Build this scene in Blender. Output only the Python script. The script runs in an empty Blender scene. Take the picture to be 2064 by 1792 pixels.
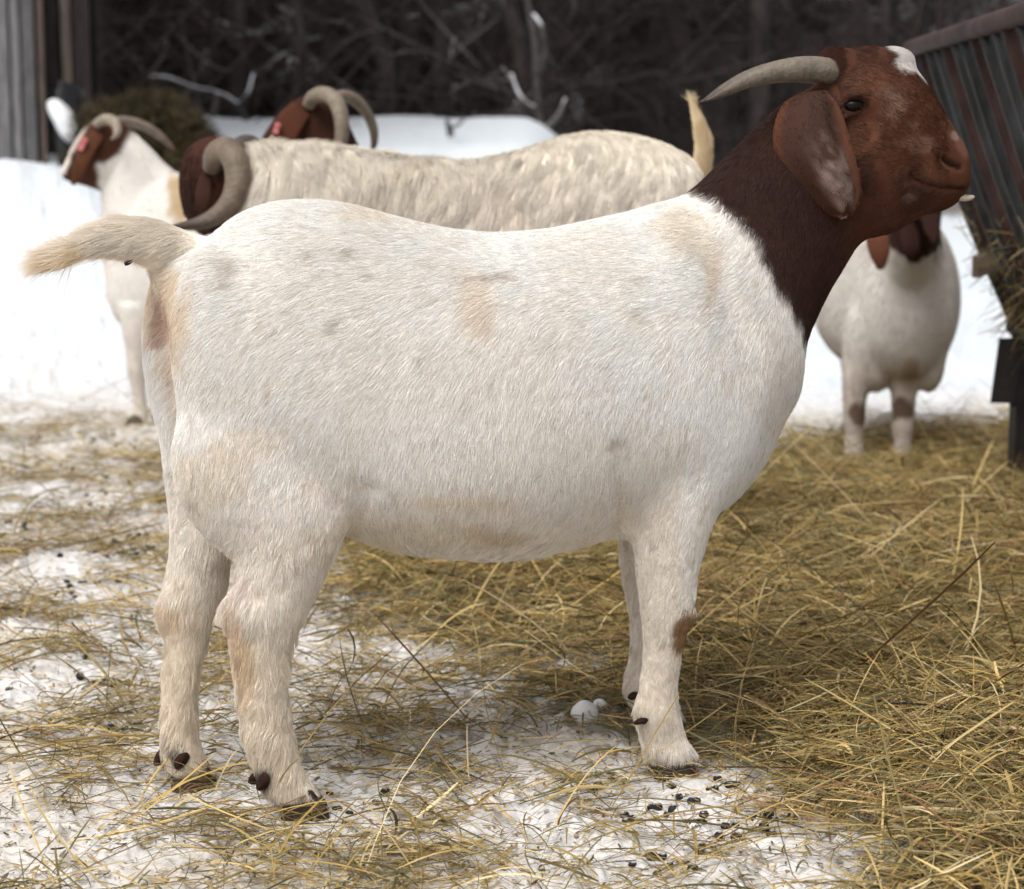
import bpy, math
import numpy as np
from mathutils.bvhtree import BVHTree
from mathutils import Vector

SC = bpy.context.scene
COL = SC.collection
rng = np.random.default_rng(7)

# ------------------------------------------------------------------ camera, sky, sun, exposure
CAM_H, PITCH, FPX, CX, CY = 0.83, math.radians(8.5), 4096.0, 1032.0, 896.0   # tracing scale: picture 2064 x 1792
cam = bpy.data.cameras.new('camera')
cam_ob = bpy.data.objects.new('camera', cam); COL.objects.link(cam_ob)
cam.sensor_width = 36.0; cam.lens = FPX / 2064.0 * 36.0
cam.clip_start = 0.05; cam.clip_end = 2000
cam_ob.location = (0, 0, CAM_H); cam_ob.rotation_euler = (math.pi / 2 - PITCH, 0, 0)
cam.dof.use_dof = True; cam.dof.focus_distance = 2.50; cam.dof.aperture_fstop = 6.3
SC.camera = cam_ob

world = bpy.data.worlds.new('World'); SC.world = world; world.use_nodes = True
wn = world.node_tree; wn.nodes.clear()
SUN_EL, SUN_AZ = math.radians(58), math.radians(215)     # azimuth measured clockwise from +Y
sky = wn.nodes.new('ShaderNodeTexSky'); sky.sky_type = 'NISHITA'; sky.sun_disc = False
sky.sun_elevation = SUN_EL; sky.sun_rotation = SUN_AZ; sky.dust_density = 4.0; sky.air_density = 1.0
hsv = wn.nodes.new('ShaderNodeHueSaturation'); hsv.inputs['Saturation'].default_value = 0.05
bg = wn.nodes.new('ShaderNodeBackground'); bg.inputs['Strength'].default_value = 0.13
wo = wn.nodes.new('ShaderNodeOutputWorld')
tint = wn.nodes.new('ShaderNodeVectorMath'); tint.operation = 'MULTIPLY'; tint.inputs[1].default_value = (1.0, 0.985, 1.0)   # flat overcast
wn.links.new(sky.outputs[0], hsv.inputs['Color']); wn.links.new(hsv.outputs[0], tint.inputs[0]); wn.links.new(tint.outputs[0], bg.inputs[0]); wn.links.new(bg.outputs[0], wo.inputs[0])
sun = bpy.data.lights.new('sun', 'SUN'); sun.energy = 1.5; sun.angle = math.radians(32); sun.color = (1, 0.965, 0.915)
sun_ob = bpy.data.objects.new('sun', sun); COL.objects.link(sun_ob)
sd = Vector((math.sin(SUN_AZ) * math.cos(SUN_EL), math.cos(SUN_AZ) * math.cos(SUN_EL), math.sin(SUN_EL)))
sun_ob.rotation_euler = sd.to_track_quat('Z', 'Y').to_euler(); sun_ob.location = (0, -3, 8)
SC.view_settings.view_transform = 'Standard'; SC.view_settings.look = 'None'
SC.view_settings.exposure = 0.30; SC.view_settings.gamma = 1.0
SC.cycles.max_bounces = 8; SC.cycles.diffuse_bounces = 4; SC.cycles.glossy_bounces = 2
SC.render.engine = 'CYCLES'
try: SC.cycles.use_denoising = True
except Exception: pass

# ------------------------------------------------------------------ maths helpers
def A(*v): return np.array(v, float)
def unit(v):
    v = np.asarray(v, float); return v / np.maximum(np.linalg.norm(v, axis=-1, keepdims=True), 1e-12)
def sstep(a, b, x):
    t = np.clip((np.asarray(x, float) - a) / (b - a), 0, 1); return t * t * (3 - 2 * t)
def lin(r, g, b): return np.array([((c / 255) / 12.92 if c / 255 <= .04045 else ((c / 255 + .055) / 1.055) ** 2.4) for c in (r, g, b)])
def mix(a, b, t): return a + (b - a) * t
CAMP = A(0, 0, CAM_H)
FWD = A(0, math.cos(PITCH), -math.sin(PITCH)); UPV = A(0, math.sin(PITCH), math.cos(PITCH)); RT = A(1, 0, 0)
def ray(px, py): return FWD + RT * (px - CX) / FPX - UPV * (py - CY) / FPX
def on_plane(px, py, p0, n):
    r = ray(px, py); return CAMP + r * (np.dot(p0 - CAMP, n) / np.dot(r, n))
def on_depth(px, py, Y): return on_plane(px, py, A(0, Y, 0), A(0, 1, 0))
def project(P):
    q = np.asarray(P, float) - CAMP; d = q @ FWD
    return CX + FPX * (q @ RT) / d, CY - FPX * (q @ UPV) / d

def _hash(ix, iy, iz, seed):
    h = (ix.astype(np.int64) * 374761393 + iy.astype(np.int64) * 668265263 + iz.astype(np.int64) * 2147483647 + seed * 1274126177) & 0xffffffff
    h = ((h ^ (h >> 13)) * 1274126177) & 0xffffffff
    h = ((h ^ (h >> 16)) * 2246822519) & 0xffffffff
    return ((h ^ (h >> 15)) & 0xffffff).astype(float) / 0xffffff * 2 - 1
def noise(P, f, seed=0):
    q = np.asarray(P, float) * f; i = np.floor(q); t = q - i; t = t * t * (3 - 2 * t); i = i.astype(np.int64)
    r = 0.0
    for dx in (0, 1):
        wx = t[:, 0] if dx else 1 - t[:, 0]
        for dy in (0, 1):
            wy = t[:, 1] if dy else 1 - t[:, 1]
            for dz in (0, 1):
                wz = t[:, 2] if dz else 1 - t[:, 2]
                r = r + wx * wy * wz * _hash(i[:, 0] + dx, i[:, 1] + dy, i[:, 2] + dz, seed)
    return r
def fbm(P, f, seed=0, o=3):
    r, a = 0.0, 1.0
    for k in range(o): r = r + a * noise(P, f * 2 ** k, seed + k * 17); a *= .5
    return r
def polysd(x, y, poly):
    """signed distance to a polygon, negative inside"""
    poly = np.asarray(poly, float); d = np.full(x.shape, 1e9); inside = np.zeros(x.shape, bool)
    for (ax, ay), (bx, by) in zip(poly, np.roll(poly, -1, 0)):
        ex, ey = bx - ax, by - ay; L = ex * ex + ey * ey + 1e-12
        t = np.clip(((x - ax) * ex + (y - ay) * ey) / L, 0, 1)
        d = np.minimum(d, np.hypot(x - ax - t * ex, y - ay - t * ey))
        c = ((ay > y) != (by > y)) & (x < (bx - ax) * (y - ay) / ((by - ay) if by != ay else 1e-12) + ax)
        inside ^= c
    return np.where(inside, -d, d)

# ------------------------------------------------------------------ object helpers
def tag(o, label=None, cat=None, group=None, kind=None):
    if label: o['label'] = label
    if cat: o['category'] = cat
    if group: o['group'] = group
    if kind: o['kind'] = kind
    return o
def empty(name, loc, label=None, cat=None, group=None):
    o = bpy.data.objects.new(name, None); COL.objects.link(o); o.location = loc; o.empty_display_size = .1
    return tag(o, label, cat, group)
def world_loc(o):
    p = np.zeros(3)
    while o: p = p + np.array(o.location); o = o.parent
    return p
def mesh_ob(name, V, F, mat, parent=None, loc=None, smooth=True, col=None, fcol=None):
    """V in world space; loc = own origin (world) for a top-level mesh"""
    V = np.asarray(V, float)
    base = world_loc(parent) if parent else (np.asarray(loc, float) if loc is not None else np.zeros(3))
    me = bpy.data.meshes.new(name)
    me.from_pydata((V - base).tolist(), [], [list(map(int, f)) for f in F] if not isinstance(F, np.ndarray) else F.tolist())
    if smooth: me.polygons.foreach_set('use_smooth', np.ones(len(me.polygons), bool))
    if col is not None:
        a = me.color_attributes.new('col', 'FLOAT_COLOR', 'POINT')
        a.data.foreach_set('color', np.concatenate([np.asarray(col, float), np.ones((len(V), 1))], 1).astype(np.float32).ravel())
    me.materials.append(mat); me.update()
    o = bpy.data.objects.new(name, me); COL.objects.link(o)
    if parent: o.parent = parent
    elif loc is not None: o.location = base
    return o
class MB:
    """collects pieces of one mesh"""
    def __init__(s): s.V, s.F, s.C, s.n = [], [], [], 0
    def add(s, V, F, c=None):
        V = np.asarray(V, float); s.V.append(V); s.F += [[int(i) + s.n for i in f] for f in F]; s.n += len(V)
        if c is not None: s.C.append(np.tile(np.asarray(c, float), (len(V), 1)) if np.ndim(c) == 1 else np.asarray(c, float))
        return s
    def ob(s, name, mat, parent=None, **k):
        return mesh_ob(name, np.concatenate(s.V), s.F, mat, parent, col=np.concatenate(s.C) if s.C else None, **k)
def ring_faces(nr, n, cap0=True, cap1=True):
    F = []
    for i in range(nr - 1):
        for j in range(n):
            k = (j + 1) % n; F.append([i * n + j, i * n + k, (i + 1) * n + k, (i + 1) * n + j])
    if cap0: F.append(list(range(n))[::-1])
    if cap1: F.append([(nr - 1) * n + j for j in range(n)])
    return F
def catmull(K, m):
    K = np.asarray(K, float); n = len(K); out = []
    for i in range(n - 1):
        p0, p1, p2, p3 = K[max(i - 1, 0)], K[i], K[i + 1], K[min(i + 2, n - 1)]
        for t in np.arange(m) / m:
            out.append(.5 * (2 * p1 + (p2 - p0) * t + (2 * p0 - 5 * p1 + 4 * p2 - p3) * t * t + (3 * p1 - p0 - 3 * p2 + p3) * t ** 3))
    out.append(K[-1]); return np.array(out)
def loft(secs, n=28, m=4, p=2.2, low=0.0):
    """secs: (centre, half-height vector u, half-width vector v)"""
    K = catmull([np.concatenate(s) for s in secs], m); a = np.arange(n) / n * 2 * np.pi
    ca, sa = np.cos(a), np.sin(a)
    cu = np.sign(sa) * np.abs(sa) ** (2 / p); cv = np.sign(ca) * np.abs(ca) ** (2 / p) * (1 - low * sa)
    V = K[:, None, 0:3] + K[:, None, 3:6] * cu[None, :, None] + K[:, None, 6:9] * cv[None, :, None]
    V = V.reshape(-1, 3); nr = len(K)
    # rounded end caps: collapse a little further along
    return V, ring_faces(nr, n)
def tube(pts, rad, n=10, m=1, flat=1.0):
    pts = np.asarray(pts, float); rad = np.asarray(rad, float)
    if m > 1: K = catmull(np.concatenate([pts, rad[:, None]], 1), m); pts, rad = K[:, :3], np.maximum(K[:, 3], 1e-4)
    t = unit(np.gradient(pts, axis=0)); ref = A(0, 0, 1) if abs(t[0, 2]) < .9 else A(1, 0, 0)
    u = unit(np.cross(t[0], ref)); V = []
    a = np.arange(n) / n * 2 * np.pi
    for i in range(len(pts)):
        u = unit(u - t[i] * np.dot(u, t[i])); w = np.cross(t[i], u)
        V.append(pts[i] + rad[i] * (np.cos(a)[:, None] * u + np.sin(a)[:, None] * w * flat))
    return np.concatenate(V), ring_faces(len(pts), n)
def ellipsoid(c, ax, n=20, mrows=12):
    """ax: 3x3 rows = semi-axes vectors"""
    V, F = [], []
    th = np.linspace(.02, np.pi - .02, mrows); ph = np.arange(n) / n * 2 * np.pi
    for t in th:
        for f in ph: V.append(c + ax[2] * np.cos(t) + ax[0] * np.sin(t) * np.cos(f) + ax[1] * np.sin(t) * np.sin(f))
    return np.array(V), [f[::-1] for f in ring_faces(mrows, n)]
def box(c, sx, sy, sz, rz=0.0, tilt=None):
    V = np.array([[x * sx / 2, y * sy / 2, z * sz / 2] for x in (-1, 1) for y in (-1, 1) for z in (-1, 1)], float)
    cr, sr = math.cos(rz), math.sin(rz)
    V = np.stack([V[:, 0] * cr - V[:, 1] * sr, V[:, 0] * sr + V[:, 1] * cr, V[:, 2]], 1)
    if tilt is not None: V[:, 0] += V[:, 2] * tilt
    return V + np.asarray(c, float), [[0, 1, 3, 2], [4, 6, 7, 5], [0, 4, 5, 1], [2, 3, 7, 6], [0, 2, 6, 4], [1, 5, 7, 3]]

# ------------------------------------------------------------------ materials
def new_mat(name):
    m = bpy.data.materials.new(name); m.use_nodes = True; nt = m.node_tree
    return m, nt, nt.nodes['Principled BSDF']
def nd(nt, t, **k):
    n = nt.nodes.new(t)
    for a, v in k.items():
        if hasattr(n, a): setattr(n, a, v)
        else: n.inputs[a].default_value = v
    return n
def mat_attr(name, rough=.8, spec=.2, noise_scale=0, noise_amt=0.0, bump=0.0, bscale=60, stretch=(1, 1, 1)):
    m, nt, b = new_mat(name)
    at = nd(nt, 'ShaderNodeAttribute', attribute_name='col'); out = at.outputs['Color']
    b.inputs['Roughness'].default_value = rough; b.inputs['Specular IOR Level'].default_value = spec
    tc = nd(nt, 'ShaderNodeTexCoord'); mp = nd(nt, 'ShaderNodeMapping'); mp.inputs['Scale'].default_value = stretch
    nt.links.new(tc.outputs['Object'], mp.inputs['Vector'])
    if noise_amt:
        no = nd(nt, 'ShaderNodeTexNoise', Scale=noise_scale, Detail=6.0); nt.links.new(mp.outputs[0], no.inputs['Vector'])
        mr = nd(nt, 'ShaderNodeMapRange'); mr.inputs[1].default_value = .3; mr.inputs[2].default_value = .7
        mr.inputs[3].default_value = 1 - noise_amt; mr.inputs[4].default_value = 1 + noise_amt
        nt.links.new(no.outputs[0], mr.inputs[0])
        vm = nd(nt, 'ShaderNodeVectorMath', operation='SCALE'); nt.links.new(out, vm.inputs[0]); nt.links.new(mr.outputs[0], vm.inputs['Scale'])
        out = vm.outputs[0]
    nt.links.new(out, b.inputs['Base Color'])
    if bump:
        n2 = nd(nt, 'ShaderNodeTexNoise', Scale=bscale, Detail=5.0); nt.links.new(mp.outputs[0], n2.inputs['Vector'])
        bp = nd(nt, 'ShaderNodeBump', Strength=bump, Distance=.01); nt.links.new(n2.outputs[0], bp.inputs['Height']); nt.links.new(bp.outputs[0], b.inputs['Normal'])
    return m
def mat_noise(name, c0, c1, scale=10, rough=.7, spec=.3, bump=0.0, stretch=(1, 1, 1), metal=0.0, snow=0.0):
    m, nt, b = new_mat(name)
    tc = nd(nt, 'ShaderNodeTexCoord'); mp = nd(nt, 'ShaderNodeMapping'); mp.inputs['Scale'].default_value = stretch
    nt.links.new(tc.outputs['Object'], mp.inputs['Vector'])
    no = nd(nt, 'ShaderNodeTexNoise', Scale=scale, Detail=7.0, Roughness=.65); nt.links.new(mp.outputs[0], no.inputs['Vector'])
    cr = nd(nt, 'ShaderNodeValToRGB'); cr.color_ramp.elements[0].position = .35; cr.color_ramp.elements[1].position = .65
    cr.color_ramp.elements[0].color = (*c0, 1); cr.color_ramp.elements[1].color = (*c1, 1)
    nt.links.new(no.outputs[0], cr.inputs[0]); out = cr.outputs[0]
    if snow:   # snow lying on whatever faces up
        ge = nd(nt, 'ShaderNodeNewGeometry'); sx = nd(nt, 'ShaderNodeSeparateXYZ'); nt.links.new(ge.outputs['Normal'], sx.inputs[0])
        n3 = nd(nt, 'ShaderNodeTexNoise', Scale=2.2, Detail=3.0); nt.links.new(tc.outputs['Object'], n3.inputs['Vector'])
        ad = nd(nt, 'ShaderNodeMath', operation='MULTIPLY_ADD'); nt.links.new(n3.outputs[0], ad.inputs[0]); ad.inputs[1].default_value = 1.6; nt.links.new(sx.outputs[2], ad.inputs[2])
        mr = nd(nt, 'ShaderNodeMapRange'); mr.inputs[1].default_value = 1.75 - snow; mr.inputs[2].default_value = 1.95 - snow; nt.links.new(ad.outputs[0], mr.inputs[0])
        mx = nd(nt, 'ShaderNodeMix', data_type='RGBA'); nt.links.new(mr.outputs[0], mx.inputs[0]); nt.links.new(out, mx.inputs[6]); mx.inputs[7].default_value = (.8, .82, .86, 1); out = mx.outputs[2]
    nt.links.new(out, b.inputs['Base Color'])
    b.inputs['Roughness'].default_value = rough; b.inputs['Specular IOR Level'].default_value = spec; b.inputs['Metallic'].default_value = metal
    if bump:
        bp = nd(nt, 'ShaderNodeBump', Strength=bump, Distance=.01); nt.links.new(no.outputs[0], bp.inputs['Height']); nt.links.new(bp.outputs[0], b.inputs['Normal'])
    return m
M_SKIN = mat_attr('goat_coat_base', .85, .15)
M_FUR = mat_attr('goat_fur', .6, .25)
M_HORN = mat_attr('horn_keratin', .5, .35, 40, .22, .35, 120, (1, 1, 1))
M_HOOF = mat_noise('hoof_keratin', (.012, .009, .008), (.06, .035, .022), 40, .55, .4, .3)
M_DEW = mat_noise('dewclaw_keratin', (.010, .006, .005), (.050, .021, .013), 70, .75, .15, .5)
M_EYE, _nt, _b = new_mat('goat_eye'); _b.inputs['Base Color'].default_value = (.008, .004, .003, 1); _b.inputs['Roughness'].default_value = .25; _b.inputs['Specular IOR Level'].default_value = .14
M_STRAW = mat_attr('dry_straw', .6, .3)
M_SNOWG = mat_attr('trampled_snow', .75, .25, 70, .10, .9, 45)
def _specks():
    nt = M_SNOWG.node_tree; b = nt.nodes['Principled BSDF']; src = b.inputs['Base Color'].links[0].from_socket
    tc = nd(nt, 'ShaderNodeTexCoord'); n1 = nd(nt, 'ShaderNodeTexNoise', Scale=95.0, Detail=3.0); n2 = nd(nt, 'ShaderNodeTexNoise', Scale=4.0, Detail=4.0)
    for n in (n1, n2): nt.links.new(tc.outputs['Object'], n.inputs['Vector'])
    at = nd(nt, 'ShaderNodeAttribute', attribute_name='dirt'); ma = nd(nt, 'ShaderNodeMath', operation='MULTIPLY_ADD'); nt.links.new(n2.outputs[0], ma.inputs[0]); ma.inputs[1].default_value = .22; nt.links.new(n1.outputs[0], ma.inputs[2])
    mr = nd(nt, 'ShaderNodeMapRange'); mr.inputs[1].default_value = .74; mr.inputs[2].default_value = .82; nt.links.new(ma.outputs[0], mr.inputs[0])
    mu = nd(nt, 'ShaderNodeMath', operation='MULTIPLY'); nt.links.new(mr.outputs[0], mu.inputs[0]); nt.links.new(at.outputs['Fac'], mu.inputs[1])
    mx = nd(nt, 'ShaderNodeMix', data_type='RGBA'); nt.links.new(mu.outputs[0], mx.inputs[0]); nt.links.new(src, mx.inputs[6]); mx.inputs[7].default_value = (.16, .125, .085, 1); nt.links.new(mx.outputs[2], b.inputs['Base Color'])
_specks()
M_SNOW = mat_noise('snow', (.80, .81, .83), (.87, .87, .87), 30, .75, .25, .3)
M_DUNG = mat_noise('dropping', (.010, .010, .012), (.05, .05, .055), 300, .8, .15, .3, (1, 1, 1), 0, .10)
M_PINK = mat_noise('ear_tag_plastic', (.55, .15, .16), (.65, .22, .22), 20, .4, .4)
M_BARK = mat_noise('dark_bark', (.021, .017, .0155), (.072, .058, .053), 9, .9, .15, .5, (1, 1, .25))
M_BARKS = mat_noise('snowy_bark', (.030, .026, .025), (.10, .09, .087), 9, .9, .15, .5, (1, 1, .4), 0, .44)
M_TWIG = mat_attr('twig', .9, .1)
M_WOOD = mat_attr('weathered_boards', .85, .15, 14, .45, .5, 30, (6, 6, .5))
M_TARP = mat_noise('black_tarp', (.006, .007, .008), (.02, .021, .024), 6, .4, .4, .4)
M_PIPE = mat_noise('galvanised_pipe', (.012, .0115, .0115), (.055, .058, .061), 14, .45, .5, .1, (1, 1, .3), .35)
M_RUST = mat_noise('rusty_pipe', (.022, .012, .010), (.085, .045, .038), 16, .75, .3, .3, (1, 1, .4), .15)
M_RAIL = mat_noise('rusty_rail', (.035, .022, .020), (.085, .055, .051), 9, .7, .3, .25, (1, 1, 1), .1)
M_DKST = mat_noise('dark_steel', (.008, .006, .006), (.03, .022, .02), 14, .6, .4, .2)

# ------------------------------------------------------------------ terrain
def ground_base(x, y):
    x = np.asarray(x, float); y = np.asarray(y, float); a = x / np.maximum(y, 1.5)
    left = 1 - sstep(.005, .075, a)
    bank = np.interp(x, [-6, -2.6, -2.0, -1.64, -1.3, -.8, -.2], [.85, .80, .72, .60, .45, .28, .22]) * sstep(6.5, 8.4, y) * left
    rise = np.interp(y, [8, 9.5, 12.5, 16, 20, 26], [0, .46, .66, .97, 1.05, 1.25]) * left
    z = np.maximum(bank * (1 - sstep(9, 12.5, y)), 0) ; z = np.maximum(z, rise)
    z = z + np.interp(y, [22, 40, 75, 160, 400], [0, 5, 18, 34, 50]) * sstep(24, 32, y) 
    z = z + (sstep(24, 30, y) * .5) * (1 - left) - .045 * sstep(4.0, 5.3, y) * (1 - sstep(9, 14, y)) * (1 - left)
    return z
DGX = np.array([-300, 0, 200, 400, 600, 800, 1000, 1200, 1400, 1600, 1800, 2064, 2600.])
DGY = np.array([700, 775, 850, 900, 1000, 1100, 1200, 1300, 1400, 1500, 1600, 1700, 1800, 2000.])
DG = np.array([
 [0, 0, 0, 0, 0, 0, 0, 0, 0, 0, 0, 0, .3],
 [.06, .06, .06, .06, .1, .1, .1, .1, .1, .0, .0, .3, .5],
 [.30, .30, .26, .2, .2, .2, .2, .2, .2, .35, .45, .85, .9],
 [.48, .48, .44, .4, .3, .3, .3, .4, .6, .85, .95, 1, 1],
 [.46, .44, .42, .4, .3, .4, .5, .7, .9, 1, 1, 1, 1],
 [.38, .36, .36, .32, .55, .75, .82, .9, 1, 1, 1, 1, 1],
 [.36, .38, .36, .32, .6, .82, .86, .9, .97, 1, 1, 1, 1],
 [.34, .34, .34, .32, .42, .55, .74, .84, .94, 1, 1, 1, 1],
 [.32, .32, .32, .32, .36, .50, .62, .72, .88, 1, 1, 1, 1],
 [.30, .30, .34, .30, .30, .48, .55, .60, .7, .92, 1, 1, 1],
 [.26, .25, .30, .30, .27, .48, .46, .42, .45, .75, 1, 1, 1],
 [.34, .34, .36, .36, .34, .42, .42, .38, .38, .52, .94, 1, 1],
 [.34, .34, .36, .40, .40, .40, .36, .36, .38, .44, .88, 1, 1],
 [.3, .3, .3, .35, .35, .35, .3, .3, .3, .4, .8, 1, 1]])
def bilin(gx, gy, G, x, y):
    i = np.clip(np.searchsorted(gx, x) - 1, 0, len(gx) - 2); j = np.clip(np.searchsorted(gy, y) - 1, 0, len(gy) - 2)
    tx = np.clip((x - gx[i]) / (gx[i + 1] - gx[i]), 0, 1); ty = np.clip((y - gy[j]) / (gy[j + 1] - gy[j]), 0, 1)
    return (G[j, i] * (1 - tx) + G[j, i + 1] * tx) * (1 - ty) + (G[j + 1, i] * (1 - tx) + G[j + 1, i + 1] * tx) * ty
def hay_density(x, y):
    yy = np.maximum(y, 1.7); px, py = project(np.stack([x * yy / np.maximum(y, .3), yy, 0 * x], -1))
    P = np.stack([x, y, 0 * x], -1); n = fbm(P * A(1, .8, 1), 3.2, 5, 3)
    px = px + noise(P, 5, 3) * 45; py = py + noise(P, 4, 9) * 28
    d = bilin(DGX, DGY, DG, px, py) * (y > .5)
    return np.clip(d * (1 + n * .30 * np.clip(1.15 - d, 0, 1)), 0, 1)
FEET = []      # (x, y, z, radius) where a hoof presses the ground; filled below before the ground is built
def ground_z(x, y, fine=True):
    x = np.atleast_1d(np.asarray(x, float)); y = np.atleast_1d(np.asarray(y, float))
    z = ground_base(x, y); P = np.stack([x, y, 0 * x], -1)
    if fine:
        D = hay_density(x, y); near = 1 - sstep(7, 12, y)
        lump = fbm(P, 7, 21, 3) * .013 + np.maximum(noise(P, 24, 31), -.05) * .009 + np.maximum(fbm(P, 60, 41, 2), -.1) * .0055 + noise(P, 130, 43) * .002 + np.maximum(noise(P, 40, 47) - .3, 0) * .020
        z = z + lump * (.35 + .65 * near) + near * (.018 * sstep(.55, 1, D) + fbm(P, 3, 61, 2) * .010 * sstep(.5, 1, D)) * (1 - .8 * sstep(4.2, 5.4, y))
        z = z + (1 - near) * fbm(P, 1.1, 71, 3) * .045 + sstep(6.6, 8, y) * (1 - sstep(12, 16, y)) * fbm(P, 1.6, 73, 4) * .045
    for fx, fy, fz, r in FEET:
        w = np.exp(-((x - fx) ** 2 + (y - fy) ** 2) / (r * r)); z = z * (1 - w) + fz * w
    return z

# ------------------------------------------------------------------ fur
def vnormals(V, T):
    n = np.cross(V[T[:, 1]] - V[T[:, 0]], V[T[:, 2]] - V[T[:, 0]]); N = np.zeros_like(V)
    for k in range(3):
        for c in range(3): N[:, c] += np.bincount(T[:, k], n[:, c], len(V))
    return unit(N)
def tris(F):
    T = []
    for f in F:
        for k in range(1, len(f) - 1): T.append((f[0], f[k], f[k + 1]))
    return np.array(T)
def make_fur(parent, V, T, N, n, col, length, dirf, rad=.00028, lift=.25, npt=4, seed=1, clump=.35, cfreq=110, swirl=.35,
             locks=0, locktight=.7, jit=.12, droop=0.0, mat=None, keep=None, dens=None, vary=1.0):
    r = np.random.default_rng(seed)
    ar = np.linalg.norm(np.cross(V[T[:, 1]] - V[T[:, 0]], V[T[:, 2]] - V[T[:, 0]]), axis=1)
    ar = ar * (length[T].mean(1) > .0005)
    if dens is not None: ar = ar * dens[T].mean(1)
    idx = r.choice(len(T), n, p=ar / ar.sum()); t = T[idx]
    u, v = r.random(n), r.random(n); s = u + v > 1; u[s], v[s] = 1 - u[s], 1 - v[s]; w = np.stack([1 - u - v, u, v], 1)
    P = (V[t] * w[..., None]).sum(1); Nn = unit((N[t] * w[..., None]).sum(1)); C = (col[t] * w[..., None]).sum(1); L = (length[t] * w).sum(1)
    if keep is not None:
        k = keep(P); P, Nn, C, L = P[k], Nn[k], C[k], L[k]; n = len(P)
    d = dirf(P, Nn); d = unit(d - Nn * (d * Nn).sum(1, keepdims=True) + 1e-6)
    an = swirl * (noise(P, 9, seed + 1) + .6 * noise(P, 34, seed + 2)) + r.normal(0, .10, n)
    d = d * np.cos(an)[:, None] + np.cross(Nn, d) * np.sin(an)[:, None]
    L = L * (.65 + .6 * r.random(n)) * (1 + .12 * vary * noise(P, 30, seed + 3))
    lf = lift * (.6 + .8 * r.random(n)) * (1 + .3 * vary * noise(P, 60, seed + 4))
    cl = np.stack([noise(P, cfreq, seed + 11), noise(P, cfreq, seed + 12), noise(P, cfreq, seed + 13)], 1) * clump + r.normal(0, .05, (n, 3))
    cn = (cl * Nn).sum(1, keepdims=True); cl = cl - Nn * cn + Nn * np.abs(cn) * .25
    ts = np.linspace(0, 1, npt)
    pts = P[:, None] - Nn[:, None] * .001 + L[:, None, None] * (d[:, None] * ts[None, :, None] + Nn[:, None] * (lf[:, None] * ts * (1 - .55 * ts))[..., None]
          + cl[:, None] * (ts ** 1.6)[None, :, None] + A(0, 0, -1) * droop * (ts ** 2)[None, :, None])
    if locks:
        ci = r.choice(n, locks, replace=False); cp = P[ci]; near = np.zeros(n, int)
        for i in range(0, n, 4000):
            near[i:i + 4000] = ((P[i:i + 4000, None] - cp[None]) ** 2).sum(2).argmin(1)
        tgt = pts[ci][near]; off = pts - tgt
        # pull each hair towards the lock's own centre hair, more so at its tip
        pts = pts - off * (locktight * ts ** .8)[None, :, None]
        C = C * (1 + r.normal(0, .10, (locks, 1)))[near]
    C = np.clip(C * (1 + r.normal(0, 1, (n, 1)) * np.where(C.max(1, keepdims=True) > .4, jit * .6, jit * 1.5)), .002, .97)
    o = world_loc(parent)
    cu = bpy.data.hair_curves.new('fur'); cu.add_curves([npt] * n)
    cu.attributes['position'].data.foreach_set('vector', (pts - o).astype(np.float32).ravel())
    ra = cu.attributes.get('radius') or cu.attributes.new('radius', 'FLOAT', 'POINT')
    ra.data.foreach_set('value', (np.tile(rad * (1 - .8 * ts ** 1.5), n) * np.repeat(.7 + .6 * r.random(n), npt)).astype(np.float32))
    ca = cu.attributes.new('col', 'FLOAT_COLOR', 'CURVE')
    ca.data.foreach_set('color', np.concatenate([C, np.ones((n, 1))], 1).astype(np.float32).ravel())
    cu.materials.append(mat or M_FUR)
    ob = bpy.data.objects.new('fur', cu); COL.objects.link(ob); ob.parent = parent
    return ob

def remesh(pieces, vox, smooth=8, extra=None, nextra=30):
    V = np.concatenate([p[0] for p in pieces]); F, n = [], 0
    for p in pieces: F += [[i + n for i in f] for f in p[1]]; n += len(p[0])
    me = bpy.data.meshes.new('tmp'); me.from_pydata(V.tolist(), [], F); me.update()
    import bmesh
    bm = bmesh.new(); bm.from_mesh(me); bmesh.ops.recalc_face_normals(bm, faces=bm.faces); bm.to_mesh(me); bm.free()
    o = bpy.data.objects.new('tmp', me); COL.objects.link(o)
    md = o.modifiers.new('r', 'REMESH'); md.mode = 'VOXEL'; md.voxel_size = vox
    dg = bpy.context.evaluated_depsgraph_get(); m2 = bpy.data.meshes.new_from_object(o.evaluated_get(dg))
    nv = len(m2.vertices); V = np.zeros(nv * 3); m2.vertices.foreach_get('co', V); V = V.reshape(-1, 3)
    F = [list(p.vertices) for p in m2.polygons]; e = np.zeros(len(m2.edges) * 2, int); m2.edges.foreach_get('vertices', e); e = e.reshape(-1, 2)
    bpy.data.objects.remove(o); bpy.data.meshes.remove(me); bpy.data.meshes.remove(m2)
    deg = np.bincount(e.ravel(), minlength=nv)
    for _ in range(smooth):
        S = np.stack([np.bincount(e[:, 0], V[e[:, 1], c], nv) + np.bincount(e[:, 1], V[e[:, 0], c], nv) for c in range(3)], 1) / np.maximum(deg, 1)[:, None]
        V = V * .4 + S * .6
    if extra is not None:
        w = (extra(V) * .6)[:, None]
        for _ in range(nextra):
            S = np.stack([np.bincount(e[:, 0], V[e[:, 1], c], nv) + np.bincount(e[:, 1], V[e[:, 0], c], nv) for c in range(3)], 1) / np.maximum(deg, 1)[:, None]
            V = V * (1 - w) + S * w
    return V, F

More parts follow.
